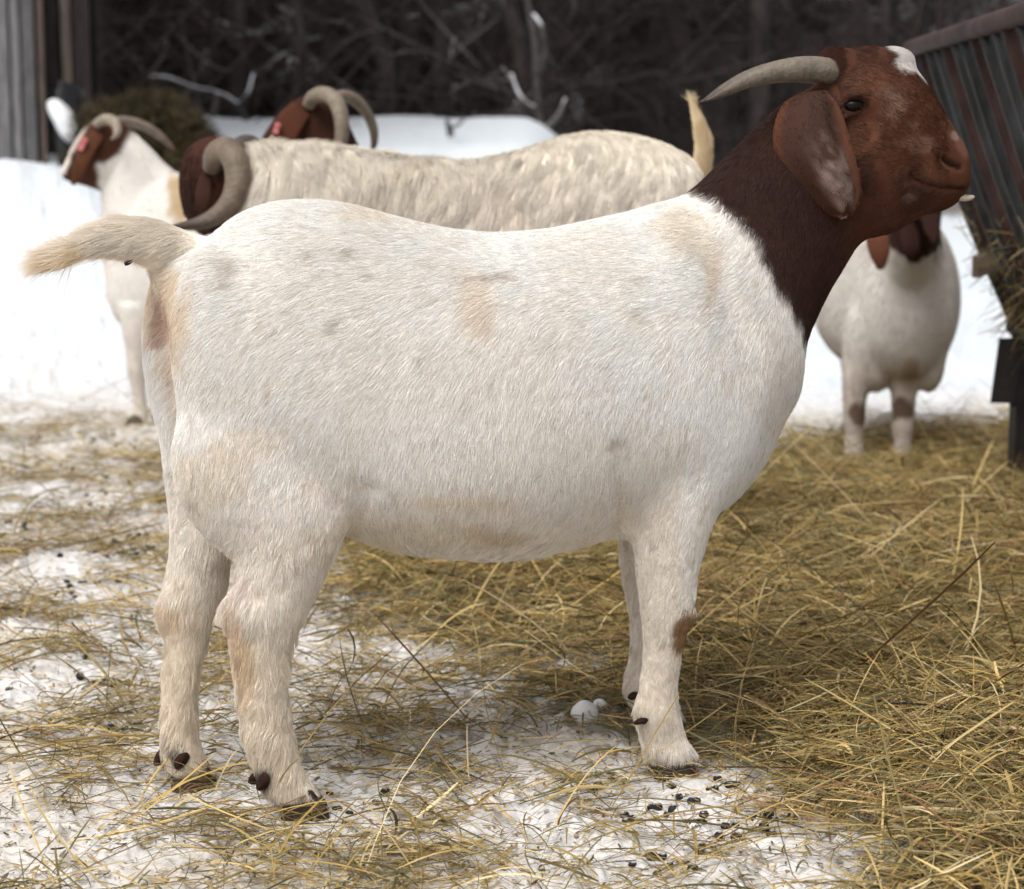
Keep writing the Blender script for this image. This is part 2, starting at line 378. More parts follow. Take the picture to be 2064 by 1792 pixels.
class Frame:
    """a goat's middle plane: point, heading, sideways (away from the camera)"""
    def __init__(s, p0, yaw, face=1):
        s.p = np.asarray(p0, float); y = math.radians(yaw); s.g = A(math.cos(y), math.sin(y), 0) * face; s.l = A(-math.sin(y), math.cos(y), 0)
    def at(s, px, py, off=0.0): return on_plane(px, py, s.p + s.l * off, s.l)
    def sec(s, T, B, w, off=0.0):
        t, b = s.at(*T, off), s.at(*B, off); return ((t + b) / 2, (t - b) / 2, s.l * w)
    def leg(s, rows, inset=0.0, p=2.0):
        """rows: front px, back px, y px (or two ys), sideways offset, half width"""
        S = []
        for (fx, fy), (bx, by), off, w in rows:
            f, b = s.at(fx, fy, off), s.at(bx, by, off); h = (f - b) / 2; L = np.linalg.norm(h)
            S.append(((f + b) / 2, h * (1 - inset / L), s.l * w))
        return loft(S, 18, 4, p)
    def sz(s, P): return (P - s.p) @ s.g, (P - s.p) @ s.l, P[:, 2]
    def psz(s, px, py, off=0.0):
        q = s.at(px, py, off) - s.p; return q @ s.g, q[2]
    def poly(s, pts, off=0.0): return [s.psz(x, y, off) for x, y in pts]

def make_horn(parent, pts, rad, c0, c1, n=16, m=6, ridges=26):
    K = catmull(np.concatenate([np.asarray(pts, float), np.asarray(rad, float)[:, None]], 1), m); t = np.linspace(0, 1, len(K))
    r = np.maximum(K[:, 3], .0008) * (1 + .018 * np.sin(t * ridges * 6.28) * (1 - t))
    V, F = tube(K[:, :3], r, n)
    c = np.repeat(mix(np.tile(c0, (len(t), 1)), c1, sstep(.5, 1, t)[:, None]) * (1 + .07 * np.sin(t * ridges * 6.28))[:, None], n, 0)
    return mesh_ob('horn', V, F, M_HORN, parent, col=c)
def make_hoof(root, c, fwd, z0, size=1.0, parent=None):
    """two claws side by side under one foot: c = centre of the foot at the ground"""
    fwd = unit(A(fwd[0], fwd[1], 0)); l = A(-fwd[1], fwd[0], 0); mb = MB()
    for sgn in (-1, 1):
        secs = []
        for k, (hz, bk, fr, w) in enumerate([(-.004, -.024, .036, .0155), (.008, -.024, .034, .0150), (.020, -.022, .026, .0135), (.034, -.018, .016, .011), (.040, -.012, .008, .006)]):
            cc = A(c[0], c[1], z0) + l * sgn * .0165 * size + A(0, 0, hz * size) + fwd * (bk + fr) / 2 * size
            secs.append((cc, fwd * (fr - bk) / 2 * size, l * w * size))
        mb.add(*loft(secs, 14, 3, 2.4))
    return mb.ob('hoof', M_HOOF, root)
def surf_hit(bvh, px, py):
    r = ray(px, py); r = r / np.linalg.norm(r)
    h = bvh.ray_cast(Vector(CAMP), Vector(r)); return None if h[0] is None else (np.array(h[0]), np.array(h[1]))

WHITE = A(.93, .895, .85); CREAM = A(.80, .70, .55); TAN = A(.42, .27, .13); BROWN = A(.090, .034, .0185); DKBR = A(.038, .0138, .0082); GREY = A(.42, .39, .34)

# ================================================================== the doe in front
FR = Frame((-.06, 2.60, 0), 15); FH = Frame((.40, 2.60 + .46 * math.tan(math.radians(15)), 0), 4)
def bright_top(z): return sstep(.66, .74, z)
def build_doe():
    root = empty('goat', tuple(FR.p + A(0, 0, 0)), 'large white goat with brown head and neck standing in profile in front, tail held out', 'goat')
    S = FR.sec; ps = []
    ps.append(loft([S((300, 500), (300, 545), .02), S((335, 495), (325, 640), .035), S((366, 494), (356, 760), .062), S((394, 488), (376, 860), .092), S((424, 478), (402, 930), .118), S((480, 430), (450, 990), .138), S((560, 403), (540, 1015), .15),
        S((640, 401), (640, 1050), .158), S((720, 413), (720, 1085), .165), S((820, 441), (810, 1109), .176), S((920, 462), (920, 1120), .184), S((1020, 468), (1020, 1118), .184),
        S((1120, 458), (1120, 1104), .172), S((1210, 438), (1210, 1080), .158), S((1290, 420), (1295, 1058), .150), S((1350, 400), (1375, 1045), .145), S((1400, 420), (1442, 1026), .128),
        S((1440, 520), (1506, 962), .096), S((1490, 600), (1556, 888), .062), S((1530, 680), (1580, 815), .028)], 40, 4, 2.25, .10))
    # neck: turns from the body's plane into the head's
    def ns(T, B, w, k):
        a, b = FR.sec(T, B, w), FH.sec(T, B, w); return tuple(x * (1 - k) + y * k for x, y in zip(a, b))
    ps.append(loft([ns((1330, 430), (1530, 915), .112, 0), ns((1382, 392), (1596, 800), .108, 0), ns((1428, 350), (1612, 705), .090, .1), ns((1478, 298), (1655, 610), .076, .3), ns((1530, 245), (1695, 545), .067, .6),
        ns((1585, 198), (1735, 490), .062, .9), ns((1640, 172), (1790, 468), .058, 1)], 32, 4, 2.1))
    H = FH.sec
    ps.append(loft([H((1630, 200), (1720, 440), .045), H((1648, 165), (1745, 478), .055), H((1672, 128), (1795, 470), .061), H((1708, 101), (1832, 452), .065), H((1755, 92), (1858, 437), .064),
        H((1803, 103), (1882, 425), .056), H((1845, 141), (1900, 416), .050), H((1881, 192), (1916, 408), .043), H((1908, 238), (1928, 402), .038), H((1931, 272), (1938, 397), .035), H((1946, 304), (1946, 388), .029), H((1951, 325), (1950, 372), .014)], 32, 4, 2.2))
    # masses
    def ell(px, py, off, a, b, c, fr=FR, rot=0.0):
        q = fr.at(px, py, off); cr, sr = math.cos(rot), math.sin(rot); u = fr.g * cr + A(0, 0, 1) * sr; w = -fr.g * sr + A(0, 0, 1) * cr
        ps.append(ellipsoid(q, np.array([u * a, fr.l * c, w * b])))
    for sg in (-1, 1):
        ell(1425, 830, sg * .085, .085, .15, .055, rot=-.25)      # shoulder
        ell(1462, 880, sg * .055, .055, .075, .045)                   # breast
        ell(480 if sg < 0 else 415, 760, sg * .070, .080, .17, .068, rot=.15)        # thigh
        ell(520, 920, sg * .078, .11, .13, .062)
        ell(1745, 330, sg * .028, .048, .060, .036, FH)            # cheek
        ell(1732, 212, sg * .046, .032, .022, .020, FH, .2)        # brow and eye
        ell(1920, 335, sg * .020, .020, .024, .017, FH)            # nostril wing
        ell(1905, 372, sg * .020, .030, .012, .016, FH, -.2)       # upper lip
    ell(1690, 140, 0, .032, .030, .040, FH)
    ell(472, 1232, -.094, .017, .030, .022); ell(340, 1238, .068, .017, .028, .020); ell(1374, 1228, -.089, .017, .026, .030); ell(1345, 1225, .089, .016, .025, .028)
    ell(560, 1232, -.096, .036, .030, .034)
    ell(1795, 134, 0, .034, .026, .040, FH)
    ell(1890, 404, 0, .036, .016, .022, FH, .3)                    # chin
    L = FR.leg
    nf = [((1440, 800), (1310, 800), -.05, .03), ((1465, 900), (1272, 900), -.068, .055), ((1452, 985), (1262, 985), -.078, .056), ((1438, 1055), (1266, 1055), -.084, .050), ((1412, 1130), (1279, 1125), -.088, .041), ((1397, 1200), (1290, 1200), -.089, .036), ((1388, 1250), (1296, 1255), -.089, .033), ((1376, 1295), (1299, 1295), -.089, .027),
          ((1370, 1330), (1298, 1330), -.088, .025), ((1364, 1390), (1290, 1390), -.085, .024), ((1370, 1440), (1280, 1435), -.083, .029), ((1380, 1480), (1290, 1480), -.081, .029), ((1394, 1504), (1296, 1510), -.08, .033), ((1401, 1520), (1300, 1527), -.08, .033), ((1390, 1531), (1314, 1537), -.08, .025)]
    ff = [((1400, 820), (1300, 820), .05, .03), ((1375, 950), (1258, 950), .072, .055), ((1350, 1060), (1248, 1060), .09, .045), ((1352, 1150), (1253, 1150), .09, .036), ((1355, 1200), (1262, 1200), .09, .033), ((1350, 1260), (1272, 1260), .09, .030),
          ((1345, 1330), (1268, 1330), .088, .025), ((1345, 1385), (1257, 1385), .086, .028), ((1365, 1425), (1272, 1420), .085, .028), ((1385, 1455), (1300, 1462), .085, .030), ((1392, 1475), (1306, 1482), .085, .028)]
    nh = [((640, 760), (420, 760), -.04, .03), ((690, 870), (380, 860), -.062, .058), ((706, 960), (396, 955), -.074, .064), ((712, 1025), (425, 1020), -.082, .062), ((700, 1080), (458, 1080), -.088, .054), ((675, 1130), (478, 1125), -.092, .046), ((643, 1190), (469, 1180), -.095, .039),
          ((618, 1235), (456, 1232), -.10, .035), ((594, 1290), (460, 1290), -.10, .031), ((582, 1360), (472, 1360), -.10, .029), ((584, 1430), (481, 1430), -.10, .029), ((594, 1490), (489, 1490), -.10, .031),
          ((606, 1540), (508, 1545), -.10, .030), ((628, 1578), (528, 1592), -.10, .034), ((648, 1594), (544, 1610), -.10, .034), ((638, 1605), (572, 1618), -.10, .025)]
    fh = [((500, 760), (350, 760), .04, .03), ((490, 870), (318, 870), .068, .058), ((478, 1010), (332, 1000), .085, .052), ((472, 1090), (340, 1085), .08, .045), ((466, 1150), (336, 1150), .075, .040), ((450, 1205), (324, 1200), .07, .036), ((434, 1240), (322, 1240), .068, .034),
          ((419, 1290), (330, 1290), .066, .028), ((404, 1350), (328, 1350), .064, .026), ((399, 1420), (324, 1430), .062, .026), ((399, 1480), (323, 1490), .061, .029), ((414, 1535), (328, 1545), .06, .034), ((421, 1550), (336, 1558), .06, .034), ((412, 1561), (354, 1569), .06, .025)]
    for r in (nf, ff, nh, fh): ps.append(L(r))
    V, F = remesh(ps, .0036, 8, lambda q: sstep(.24, .36, q[:, 2]) * (1 - sstep(-.02, .08, (q - FR.p) @ FR.g - FR.psz(1560, 300)[0])), 130)
    # ---- finer modelling on the surface
    Tt = tris(F); N = vnormals(V, Tt); bvh = BVHTree.FromPolygons(V.tolist(), F)
    hl = (V - FH.p) @ FH.l
    def both(px, py):
        h = surf_hit(bvh, px, py)
        if h is None: return []
        p, n = h; q = p - FH.l * 2 * ((p - FH.p) @ FH.l); return [p, q]
    s, la, z = FR.sz(V); head = s > FR.psz(1640, 300)[0]
    eyes = both(1726, 213)
    dark = np.zeros(len(V)); bare = np.zeros(len(V))
    disp = np.zeros(len(V))
    for e in eyes:
        q = V - e; du = q @ FH.g / .0165; dz = q[:, 2] / .0092; r = np.hypot(du, dz); r[np.linalg.norm(q, axis=1) > .04] = 9
        disp += np.where(r < 1, -.006 * (1 - sstep(.7, 1.0, r)), 0) + .0038 * np.exp(-((r - 1.22) / .26) ** 2) * np.where(dz > 0, 1.5, .8)
        dark = np.maximum(dark, (1 - sstep(.95, 1.12, r)) * .9); bare = np.maximum(bare, 1 - sstep(.9, 1.1, r))
    def groove(pts, width, depth, dk, skin=True):
        nonlocal disp, dark
        K = catmull(np.array(pts, float), 5)
        for px, py in K:
            for e in both(px, py)[:2 if skin else 1]:
                d = np.linalg.norm(V - e, axis=1); w = np.exp(-(d / width) ** 2)
                disp = np.where(w > .02, np.minimum(disp, -depth * w), disp)
                dark = np.maximum(dark, w * dk); bare[:] = np.maximum(bare, (w > .5) * .8 * skin)
    groove([(1840, 352), (1852, 362), (1880, 372), (1915, 380), (1944, 382)], .0030, .0052, .97)
    groove([(1903, 320), (1912, 329), (1924, 334), (1934, 338)], .0036, .006, 1.0)
    groove([(1838, 352), (1836, 362)], .006, .003, .7)
    groove([(1748, 226), (1764, 244), (1774, 275)], .009, .0011, 0, False); groove([(1660, 150), (1690, 172), (1700, 190)], .007, .002, 0, False)
    groove([(1246, 900), (1250, 960), (1254, 1020), (1252, 1062)], .013, .008, 0, False); groove([(735, 985), (728, 1030), (712, 1075), (694, 1100)], .014, .007, 0, False)
    groove([(560, 1180), (520, 1200)], .012, .0012, 0, False)
    zc0, zc1 = FR.psz(340, 1000)[1], FR.psz(340, 610)[1]
    cleft = np.exp(-((la - .004) / .017) ** 2) * sstep(-.1, .45, -(N @ FR.g)) * sstep(zc0 - .03, zc0 + .04, z) * (1 - sstep(zc1 - .02, zc1 + .03, z)) * (s < FR.psz(420, 800)[0])
    disp = disp - .022 * cleft
    V = V + N * disp[:, None]; N = vnormals(V, Tt)
    # ---- colours of the coat
    P = V; n1 = fbm(P, 9, 3, 3); n2 = fbm(P, 40, 8, 2); n3 = noise(P, 120, 15)
    col = np.tile(WHITE, (len(V), 1))
    col = mix(col, CREAM, (np.clip(n1 * .16 + .06 + n2 * .04, 0, .3))[:, None])
    low = 1 - sstep(.12, .40, z); col = mix(col, A(.76, .66, .52), (low * .78 * (1 - .45 * (s > 0)))[:, None]); col = mix(col, A(.80, .71, .58), (.35 * sstep(.50, .36, z) * (s < .25))[:, None])
    def spot(px, py, rx, ry, c, amt, off=-.15, one=True, soft=.6, rot=0.0):
        nonlocal col
        a, b = FR.psz(px, py, off); k = 1 / 1575; X, Z = (s - a), (z - b); X, Z = X * math.cos(rot) + Z * math.sin(rot), -X * math.sin(rot) + Z * math.cos(rot)
        r = np.hypot(X / (rx * k), Z / (ry * k)) + n2 * .35 + n1 * .15
        w = (1 - sstep(1 - soft, 1 + soft * .4, r)) * amt
        if one: w = w * (la < .02)
        col = mix(col, c, w[:, None])
    spot(980, 620, 42, 70, A(.74, .58, .42), .42); spot(1010, 1075, 80, 28, A(.56, .43, .27), .65, rot=-.2); spot(930, 995, 130, 16, A(.74, .58, .40), .4)
    spot(860, 1080, 230, 50, CREAM, .55); spot(420, 950, 90, 60, CREAM, .5); spot(330, 600, 45, 120, A(.74, .60, .42), .7, off=0, one=False)
    spot(500, 890, 80, 40, A(.80, .66, .50), .4); spot(1480, 540, 22, 85, A(.60, .47, .32), .42, rot=-.35); spot(1440, 470, 60, 60, CREAM, .5)
    spot(800, 440, 90, 20, CREAM, .5); spot(1360, 1255, 6, 10, CREAM, .3)
    for (x, y, a, b) in [(487, 540, 26, 30), (470, 575, 30, 9), (690, 655, 9, 20), (730, 512, 22, 10), (650, 515, 10, 14), (560, 668, 9, 9), (600, 640, 8, 14), (505, 700, 7, 7), (1010, 560, 40, 9), (760, 690, 6, 12), (890, 600, 12, 8), (610, 590, 8, 8), (1150, 620, 6, 14), (1190, 650, 5, 14), (770, 560, 9, 8), (850, 720, 6, 10), (985, 750, 5, 12), (640, 760, 6, 8), (560, 600, 6, 10), (820, 800, 5, 9)]:
        spot(x, y, a, b, A(.44, .40, .34), .5)
    st_ = noise(np.stack([s * 110, la * 110, z * 24], 1), 1.0, 91) + .6 * noise(np.stack([s * 230, la * 230, z * 50], 1), 1.0, 92); col = mix(col, A(.52, .45, .36), (sstep(.55, 1.1, st_) * .42 * (1 - bright_top(z)) )[:, None])
    spot(475, 1280, 22, 90, A(.60, .43, .28), .6, off=-.12); spot(495, 1350, 18, 90, A(.62, .46, .28), .6, off=-.12); spot(345, 1235, 30, 40, A(.52, .36, .20), .6, off=.05, one=False)
    spot(370, 1380, 60, 200, CREAM, .5, off=.05, one=False)
    spot(440, 1120, 50, 26, A(.50, .40, .36), .5, off=.06, one=False)
    for (px, py, off) in [(1352, 1560, -.08), (1345, 1490, .085), (604, 1638, -.10), (384, 1592, .06)]:
        q = FR.at(px, py, off); w = (1 - sstep(.024, .044, z - q[2] + n2 * .010 + n3 * .006)) * (np.hypot(V[:, 0] - q[0], V[:, 1] - q[1]) < .09); col = mix(col, A(.07, .045, .035), (w * .85)[:, None])
    for (px, py, off, rr) in [(527, 1555, -.12, 22), (355, 1512, .035, 20), (322, 1510, .075, 14), (1283, 1436, -.10, 12)]: spot(px, py, rr, rr * .9, A(.04, .03, .028), .9, off=off, one=off < 0, soft=.4)
    # rump skin under the tail
    col = mix(col, A(.66, .50, .38), (cleft * .6)[:, None])
    spot(326, 640, 12, 50, A(.45, .26, .21), .6, off=0, one=False); spot(322, 688, 16, 10, A(.45, .23, .21), .6, off=0, one=False)
    # brown of head and neck
    bp = FR.poly([(1385, 360), (1425, 400), (1452, 440), (1476, 480), (1497, 520), (1522, 570), (1560, 628), (1592, 675), (1616, 722), (1700, 740), (2200, 500), (2200, -100), (1500, -100)])
    bd = polysd(s, z, bp) + n2 * .007 + n1 * .004 + n3 * .003; bw = 1 - sstep(-.006, .008, bd)
    hs = FR.psz(1560, 300)[0]; face = sstep(-.01, .075, s - FR.psz(1640, 300)[0]) * .9 + .28 * sstep(.0, .10, z - (.80 + .0 * s)) * (1 - sstep(-.01, .075, s - FR.psz(1640, 300)[0]))
    br = mix(np.tile(DKBR, (len(V), 1)), BROWN, (face * .95)[:, None]) * (1 + .09 * n2 + .12 * n1 + .10 * n3)[:, None]
    col = mix(col, br, bw[:, None])
    def hspot(px, py, rx, ry, c, amt, rot=0.0, soft=.6, nz=.35):
        nonlocal col
        a, b = FH.psz(px, py, -.04); hs_ = (V - FH.p) @ FH.g; k = 1 / 1530; X, Z = hs_ - a, z - b; X, Z = X * math.cos(rot) + Z * math.sin(rot), -X * math.sin(rot) + Z * math.cos(rot)
        r = np.hypot(X / (rx * k), Z / (ry * k)) + n2 * nz; w = (1 - sstep(1 - soft, 1 + soft * .4, r)) * amt * (s > hs)
        col = mix(col, c, w[:, None])
    LT = A(.140, .060, .033)
    hspot(1720, 280, 50, 40, LT * 1.15, .7); hspot(1760, 160, 60, 40, LT, .5); hspot(1890, 340, 55, 28, LT * 1.1, .7); hspot(1730, 170, 50, 30, LT * 1.1, .6)
    hspot(1840, 250, 70, 40, BROWN * .8, .6, -.8); hspot(1775, 115, 60, 40, BROWN * .72, .5); hspot(1850, 400, 70, 26, BROWN * .55, .7); hspot(1720, 430, 60, 60, BROWN * .6, .5)
    hspot(1943, 300, 12, 22, A(.18, .080, .058), .6, .3, nz=.8); hspot(1928, 272, 9, 6, A(.45, .36, .30), .35, nz=1.6)
    hspot(1800, 220, 22, 40, A(.40, .27, .20), .30, nz=1.6, soft=.9); hspot(1845, 290, 34, 18, A(.36, .22, .16), .25, nz=1.6, soft=.9); hspot(1845, 392, 10, 4, A(.5, .4, .34), .16, nz=2.2)
    hb = FH.poly([(1806, 80), (1850, 84), (1884, 168), (1868, 164), (1842, 148), (1818, 146), (1806, 134), (1812, 118)], -.02)
    hs_ = (V - FH.p) @ FH.g; wb = 1 - sstep(-.004, .004, polysd(hs_, z, hb) + n2 * .006); col = mix(col, A(.78, .75, .71), wb[:, None])
    kp = FR.psz(1380, 1258, -.095); kd = np.hypot((s - kp[0]) / .022, (z - kp[1]) / .031) + n2 * .3
    col = mix(col, A(.25, .135, .055), ((1 - sstep(.75, 1.15, kd)) * (la < 0) * .95)[:, None])
    col = mix(col, A(.012, .007, .006), dark[:, None])
    col = np.clip(col, .004, .9)
    # ---- fur length
    leg = 1 - sstep(.30, .42, z)
    ln = .017 - .004 * leg + .004 * n1 * .5
    ln = mix(ln, .014, bw * (1 - face)); ln = mix(ln, .0085, bw * face); 
    hsn = (V - FH.p) @ FH.g; ln = np.where(hsn > FH.psz(1905, 300)[0], .004, ln)
    fz = FR.psz(390, 1010)[1]; ln = ln + .010 * np.exp(-((z - FR.psz(500, 1160, -.1)[1]) / .05) ** 2) * (s < -.1) + .006 * (1 - sstep(.05, .10, z)) * sstep(.02, .05, z) - .011 * (1 - sstep(.018, .045, z))
    ln = ln * (bare < .3)
    body = mesh_ob('body', V, F, M_SKIN, root, col=col * np.where((ln > .006) & (col[:, 0] > .4), .80, 1.0)[:, None] * mix(A(1, 1, 1), A(1, .95, .92), ((ln > .006) * 1.0)[:, None]))  # skin under long white fur: pinker, and darkened to match the fur's self-shadow
    gb, up = -FR.g, A(0, 0, 1)
    def dirf(p, n):
        ss, ll, zz = FR.sz(p); t = sstep(.30, .72, zz); d = gb * (.18 + 1.0 * t ** 2)[:, None] + A(0, 0, -1) * (1.05 - .75 * t ** 3)[:, None]
        k = sstep(-.03, .06, ss - FR.psz(1400, 300)[0] + .4 * (zz - .7))[:, None]; d = mix(d, gb * .45 + A(0, 0, -1) * .9, k)
        k = sstep(-.02, .05, ss - FR.psz(1660, 300)[0])[:, None]; d = mix(d, gb * .75 + A(0, 0, .45), k); d = mix(d, gb * .5 + A(0, 0, -.8), k * (1 - sstep(.755, .835, zz))[:, None] * .8)
        k = (1 - sstep(.28, .36, zz))[:, None]; return mix(d, A(0, 0, -1) + gb * .15, k)
    make_fur(body, V, Tt, N, 950000, col, ln, dirf, .00025, .19, 4, 1, .20, 110, .26, jit=.26, vary=.45, dens=.75 + 1.0 * bw + .9 * face * bw + .35 * (la < .03))
    ln2 = np.where(z < FR.psz(400, 900)[1], .018, 0.0) * sstep(-.02, .03, FR.psz(400, 900)[1] - z) * sstep(.035, .06, z) * (s < .35) * (la < .2); ln2 = ln2 * (bw < .1) * np.where(s > .1, .75, 1) * np.where(z > .36, .8, 1)
    make_fur(body, V, Tt, N, 70000, np.clip(col * 1.02, 0, .95), ln2, dirf, .00026, .34, 5, 77, .25, 60, .5, locks=2600, locktight=.5, jit=.2, vary=2)
    # ---- ears
    ears = [((1622, 186), (1664, 182)), ((1586, 206), (1686, 204)), ((1568, 248), (1703, 240)), ((1567, 295), (1714, 285)), ((1580, 335), (1724, 322)), ((1600, 367), (1732, 358)), ((1630, 398), (1735, 388)), ((1657, 420), (1728, 414)), ((1678, 432), (1716, 428)), ((1690, 437), (1705, 436))]
    lat = [.046, .062, .074, .080, .083, .083, .082, .081, .080, .079]
    for sg in (-1, 1):
        rows = catmull([np.concatenate([FH.at(a[0], a[1], -o), FH.at(b[0], b[1], -o)]) for (a, b), o in zip(ears, lat)], 5); nr, nc = len(rows), 19
        u = np.linspace(0, 1, nc); tt = np.linspace(0, 1, nr)
        Pm = rows[:, None, :3] * (1 - u)[None, :, None] + rows[:, None, 3:] * u[None, :, None]
        curve = (.020 * np.sin(np.pi * np.clip(u * 1.1, 0, 1)) - .030 * (1 - u) ** 2)[None, :] * np.sin(np.pi * np.clip(tt * .9 + .08, 0, 1))[:, None] + .0035 * np.sin(tt * 9)[:, None] * np.sin(u * 5)[None] + (.0022 * np.cos(u * 17)[None] - .012 * np.exp(-((u - .82) / .12) ** 2)[None]) * sstep(0, .3, tt)[:, None] * (1 - .6 * tt)[:, None]
        Pm = Pm - FH.l * curve[..., None]
        th = (.0035 * np.sqrt(np.clip(1 - (2 * u - 1) ** 2, 0, 1)) + .0004)[None, :, None] * np.clip(1.05 - tt ** 6, .1, 1)[:, None, None]
        a, b = Pm - FH.l * th, Pm + FH.l * th
        E = np.concatenate([a.reshape(-1, 3), b.reshape(-1, 3)]); Fq = []; q = nr * nc
        for i in range(nr - 1):
            for j in range(nc - 1):
                k = i * nc + j; Fq += [[k, k + nc, k + nc + 1, k + 1], [q + k, q + k + 1, q + k + nc + 1, q + k + nc]]
            k = i * nc; Fq += [[k, q + k, q + k + nc, k + nc], [k + nc - 1, k + 2 * nc - 1, q + k + 2 * nc - 1, q + k + nc - 1]]
        for j in range(nc - 1): k = (nr - 1) * nc + j; Fq += [[k, q + k, q + k + 1, k + 1], [j, j + 1, q + j + 1, q + j]]
        if sg == 1:
            E = E + FH.g * .030
            E = E - FH.l[None] * (2 * ((E - FH.p) @ FH.l))[:, None]; Fq = [f[::-1] for f in Fq]
        uu = np.tile(np.tile(u, nr), 2); tv = np.tile(np.repeat(tt, nc), 2)
        edge = np.minimum(np.minimum(uu, 1 - uu) * 1.0, (1 - tv) * .9); nn = fbm(E, 55, 5, 2) + .5 * noise(E, 150, 8)
        c = mix(np.tile(BROWN * 1.1, (len(E), 1)), A(.048, .024, .017), (sstep(.03, .14, edge) * (.95 - .3 * tv))[:, None])
        fr = np.clip(.25 + .55 * nn, 0, 1) * sstep(.08, .2, edge) * sstep(.15, .55, tv) * sstep(.25, .6, uu); c = mix(c, A(.46, .36, .31), (fr * .75)[:, None])
        c = mix(c, A(.50, .30, .22), (sstep(.90, .99, tv) * .7)[:, None])
        ear = mesh_ob('ear', E, Fq, M_SKIN, root, col=c)
        Te = tris(Fq); Ne = vnormals(E, Te)
        make_fur(ear, E, Te, Ne, 16000, c, np.full(len(E), .006), lambda p, n: np.tile(A(.25, 0, -1), (len(p), 1)), .00026, .30, 3, 5, .30, 120, .3, jit=.45)
    # ---- eyes
    for e in eyes:
        inw = (FH.p - e) @ FH.l; c = e + FH.l * np.sign(inw) * .0085
        v, f = ellipsoid(c, np.array([FH.g * .0145, FH.l * .0095, A(0, 0, .0092)]), 24, 16); eye = mesh_ob('eye', v, f, M_EYE, root)
    # ---- horns
    hp = [(1694, 158), (1672, 144), (1640, 138), (1600, 139), (1555, 146), (1512, 160), (1474, 178), (1446, 193), (1423, 203)]; hr = [24, 25, 24.5, 23, 20, 16, 11.5, 7, 1.5]; ho = [.004, .026, .036, .044, .050, .055, .058, .060, .061]
    for sg in (-1, 1):
        pts = [FH.at(x, y, -o) for (x, y), o in zip(hp, ho)]
        if sg == 1: pts = [p - FH.l * 2 * ((p - FH.p) @ FH.l) + FH.g * .012 * i / 8 for i, p in enumerate(pts)]
        make_horn(root, pts, np.array(hr) / 1530, A(.165, .138, .105), A(.070, .050, .042))
    # ---- lower front teeth or tongue tip showing under the lip
    tp = [FH.at(1932, 396, -.006), FH.at(1945, 399, -.008), FH.at(1957, 398, -.010), FH.at(1964, 396, -.011)]
    v, f = tube(tp, [.008, .0068, .0052, .002], 12, 4, .7); mesh_ob('tongue', v, f, mat_noise('tongue', (.55, .46, .36), (.66, .56, .45), 60, .5, .4), root)
    # ---- tail with its long hair
    tpt = [(425, 520), (385, 508), (340, 494), (290, 482), (245, 481), (200, 489), (158, 503)]
    pts = [FR.at(x, y) for x, y in tpt]; v, f = tube(pts, np.array([50, 47, 42, 35, 26, 14, 4]) / 1620, 18, 5, .8)
    Tt2 = tris(f); N2 = vnormals(v, Tt2); st = (v - FR.p) @ FR.g; dn = N2[:, 2]
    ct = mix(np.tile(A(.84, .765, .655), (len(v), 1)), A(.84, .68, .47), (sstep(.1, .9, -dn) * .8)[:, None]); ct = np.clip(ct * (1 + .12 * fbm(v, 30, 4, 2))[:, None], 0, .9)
    tail = mesh_ob('tail', v, f, M_SKIN, root, col=ct); s0, s1 = FR.psz(400, 500)[0], FR.psz(150, 500)[0]
    ltail = sstep(.0, .035, FR.psz(415, 500)[0] - st) * .026 + .038 * np.clip((s0 - st) / (s0 - s1), 0, 1)
    tdir = unit(A(-1, -.20, -.10))
    make_fur(tail, v, Tt2, N2, 80000, ct, ltail, lambda p, n: np.tile(tdir, (len(p), 1)) + A(0, 0, -.10) * (n[:, 2:] < 0), rad=.00024, lift=.38, npt=6, seed=9, clump=.24, cfreq=60, swirl=.25, droop=.05)
    q = FR.at(258, 528, -.012); v, f = ellipsoid(q, np.array([FR.g * .006, FR.l * .005, A(.003, 0, .004)]), 12, 8); v = v + (.003 * fbm(v, 150, 3, 2))[:, None]; mesh_ob('dirt_clump', v, f, M_DUNG, tail)
    # ---- feet
    for (px, py, off, hd) in [(1352, 1560, -.08, (1, .05)), (1345, 1490, .085, (1, .2)), (604, 1638, -.10, (1, .15)), (384, 1592, .06, (1, .1))]:
        q = FR.at(px, py, off); FEET.append((q[0], q[1], q[2] + .002, .07)); make_hoof(root, q, hd, q[2] - .003, 1.04)
    for (px, py, off, rr) in [(533, 1574, -.122, 16), (516, 1568, -.085, 13), (324, 1526, .072, 15), (366, 1533, .031, 16), (1294, 1452, -.100, 7), (1290, 1450, -.06, 7), (1278, 1402, .067, 7)]:
        q = FR.at(px, py, off); v, f = ellipsoid(q, np.array([FR.g * .0095 + FR.l * .002, FR.l * .009, A(-.004, 0, -rr / 1300)]), 14, 10); v = v + (.0022 * fbm(v, 120, 3, 2))[:, None]; mesh_ob('dewclaw', v, f, M_DEW, root)
build_doe()

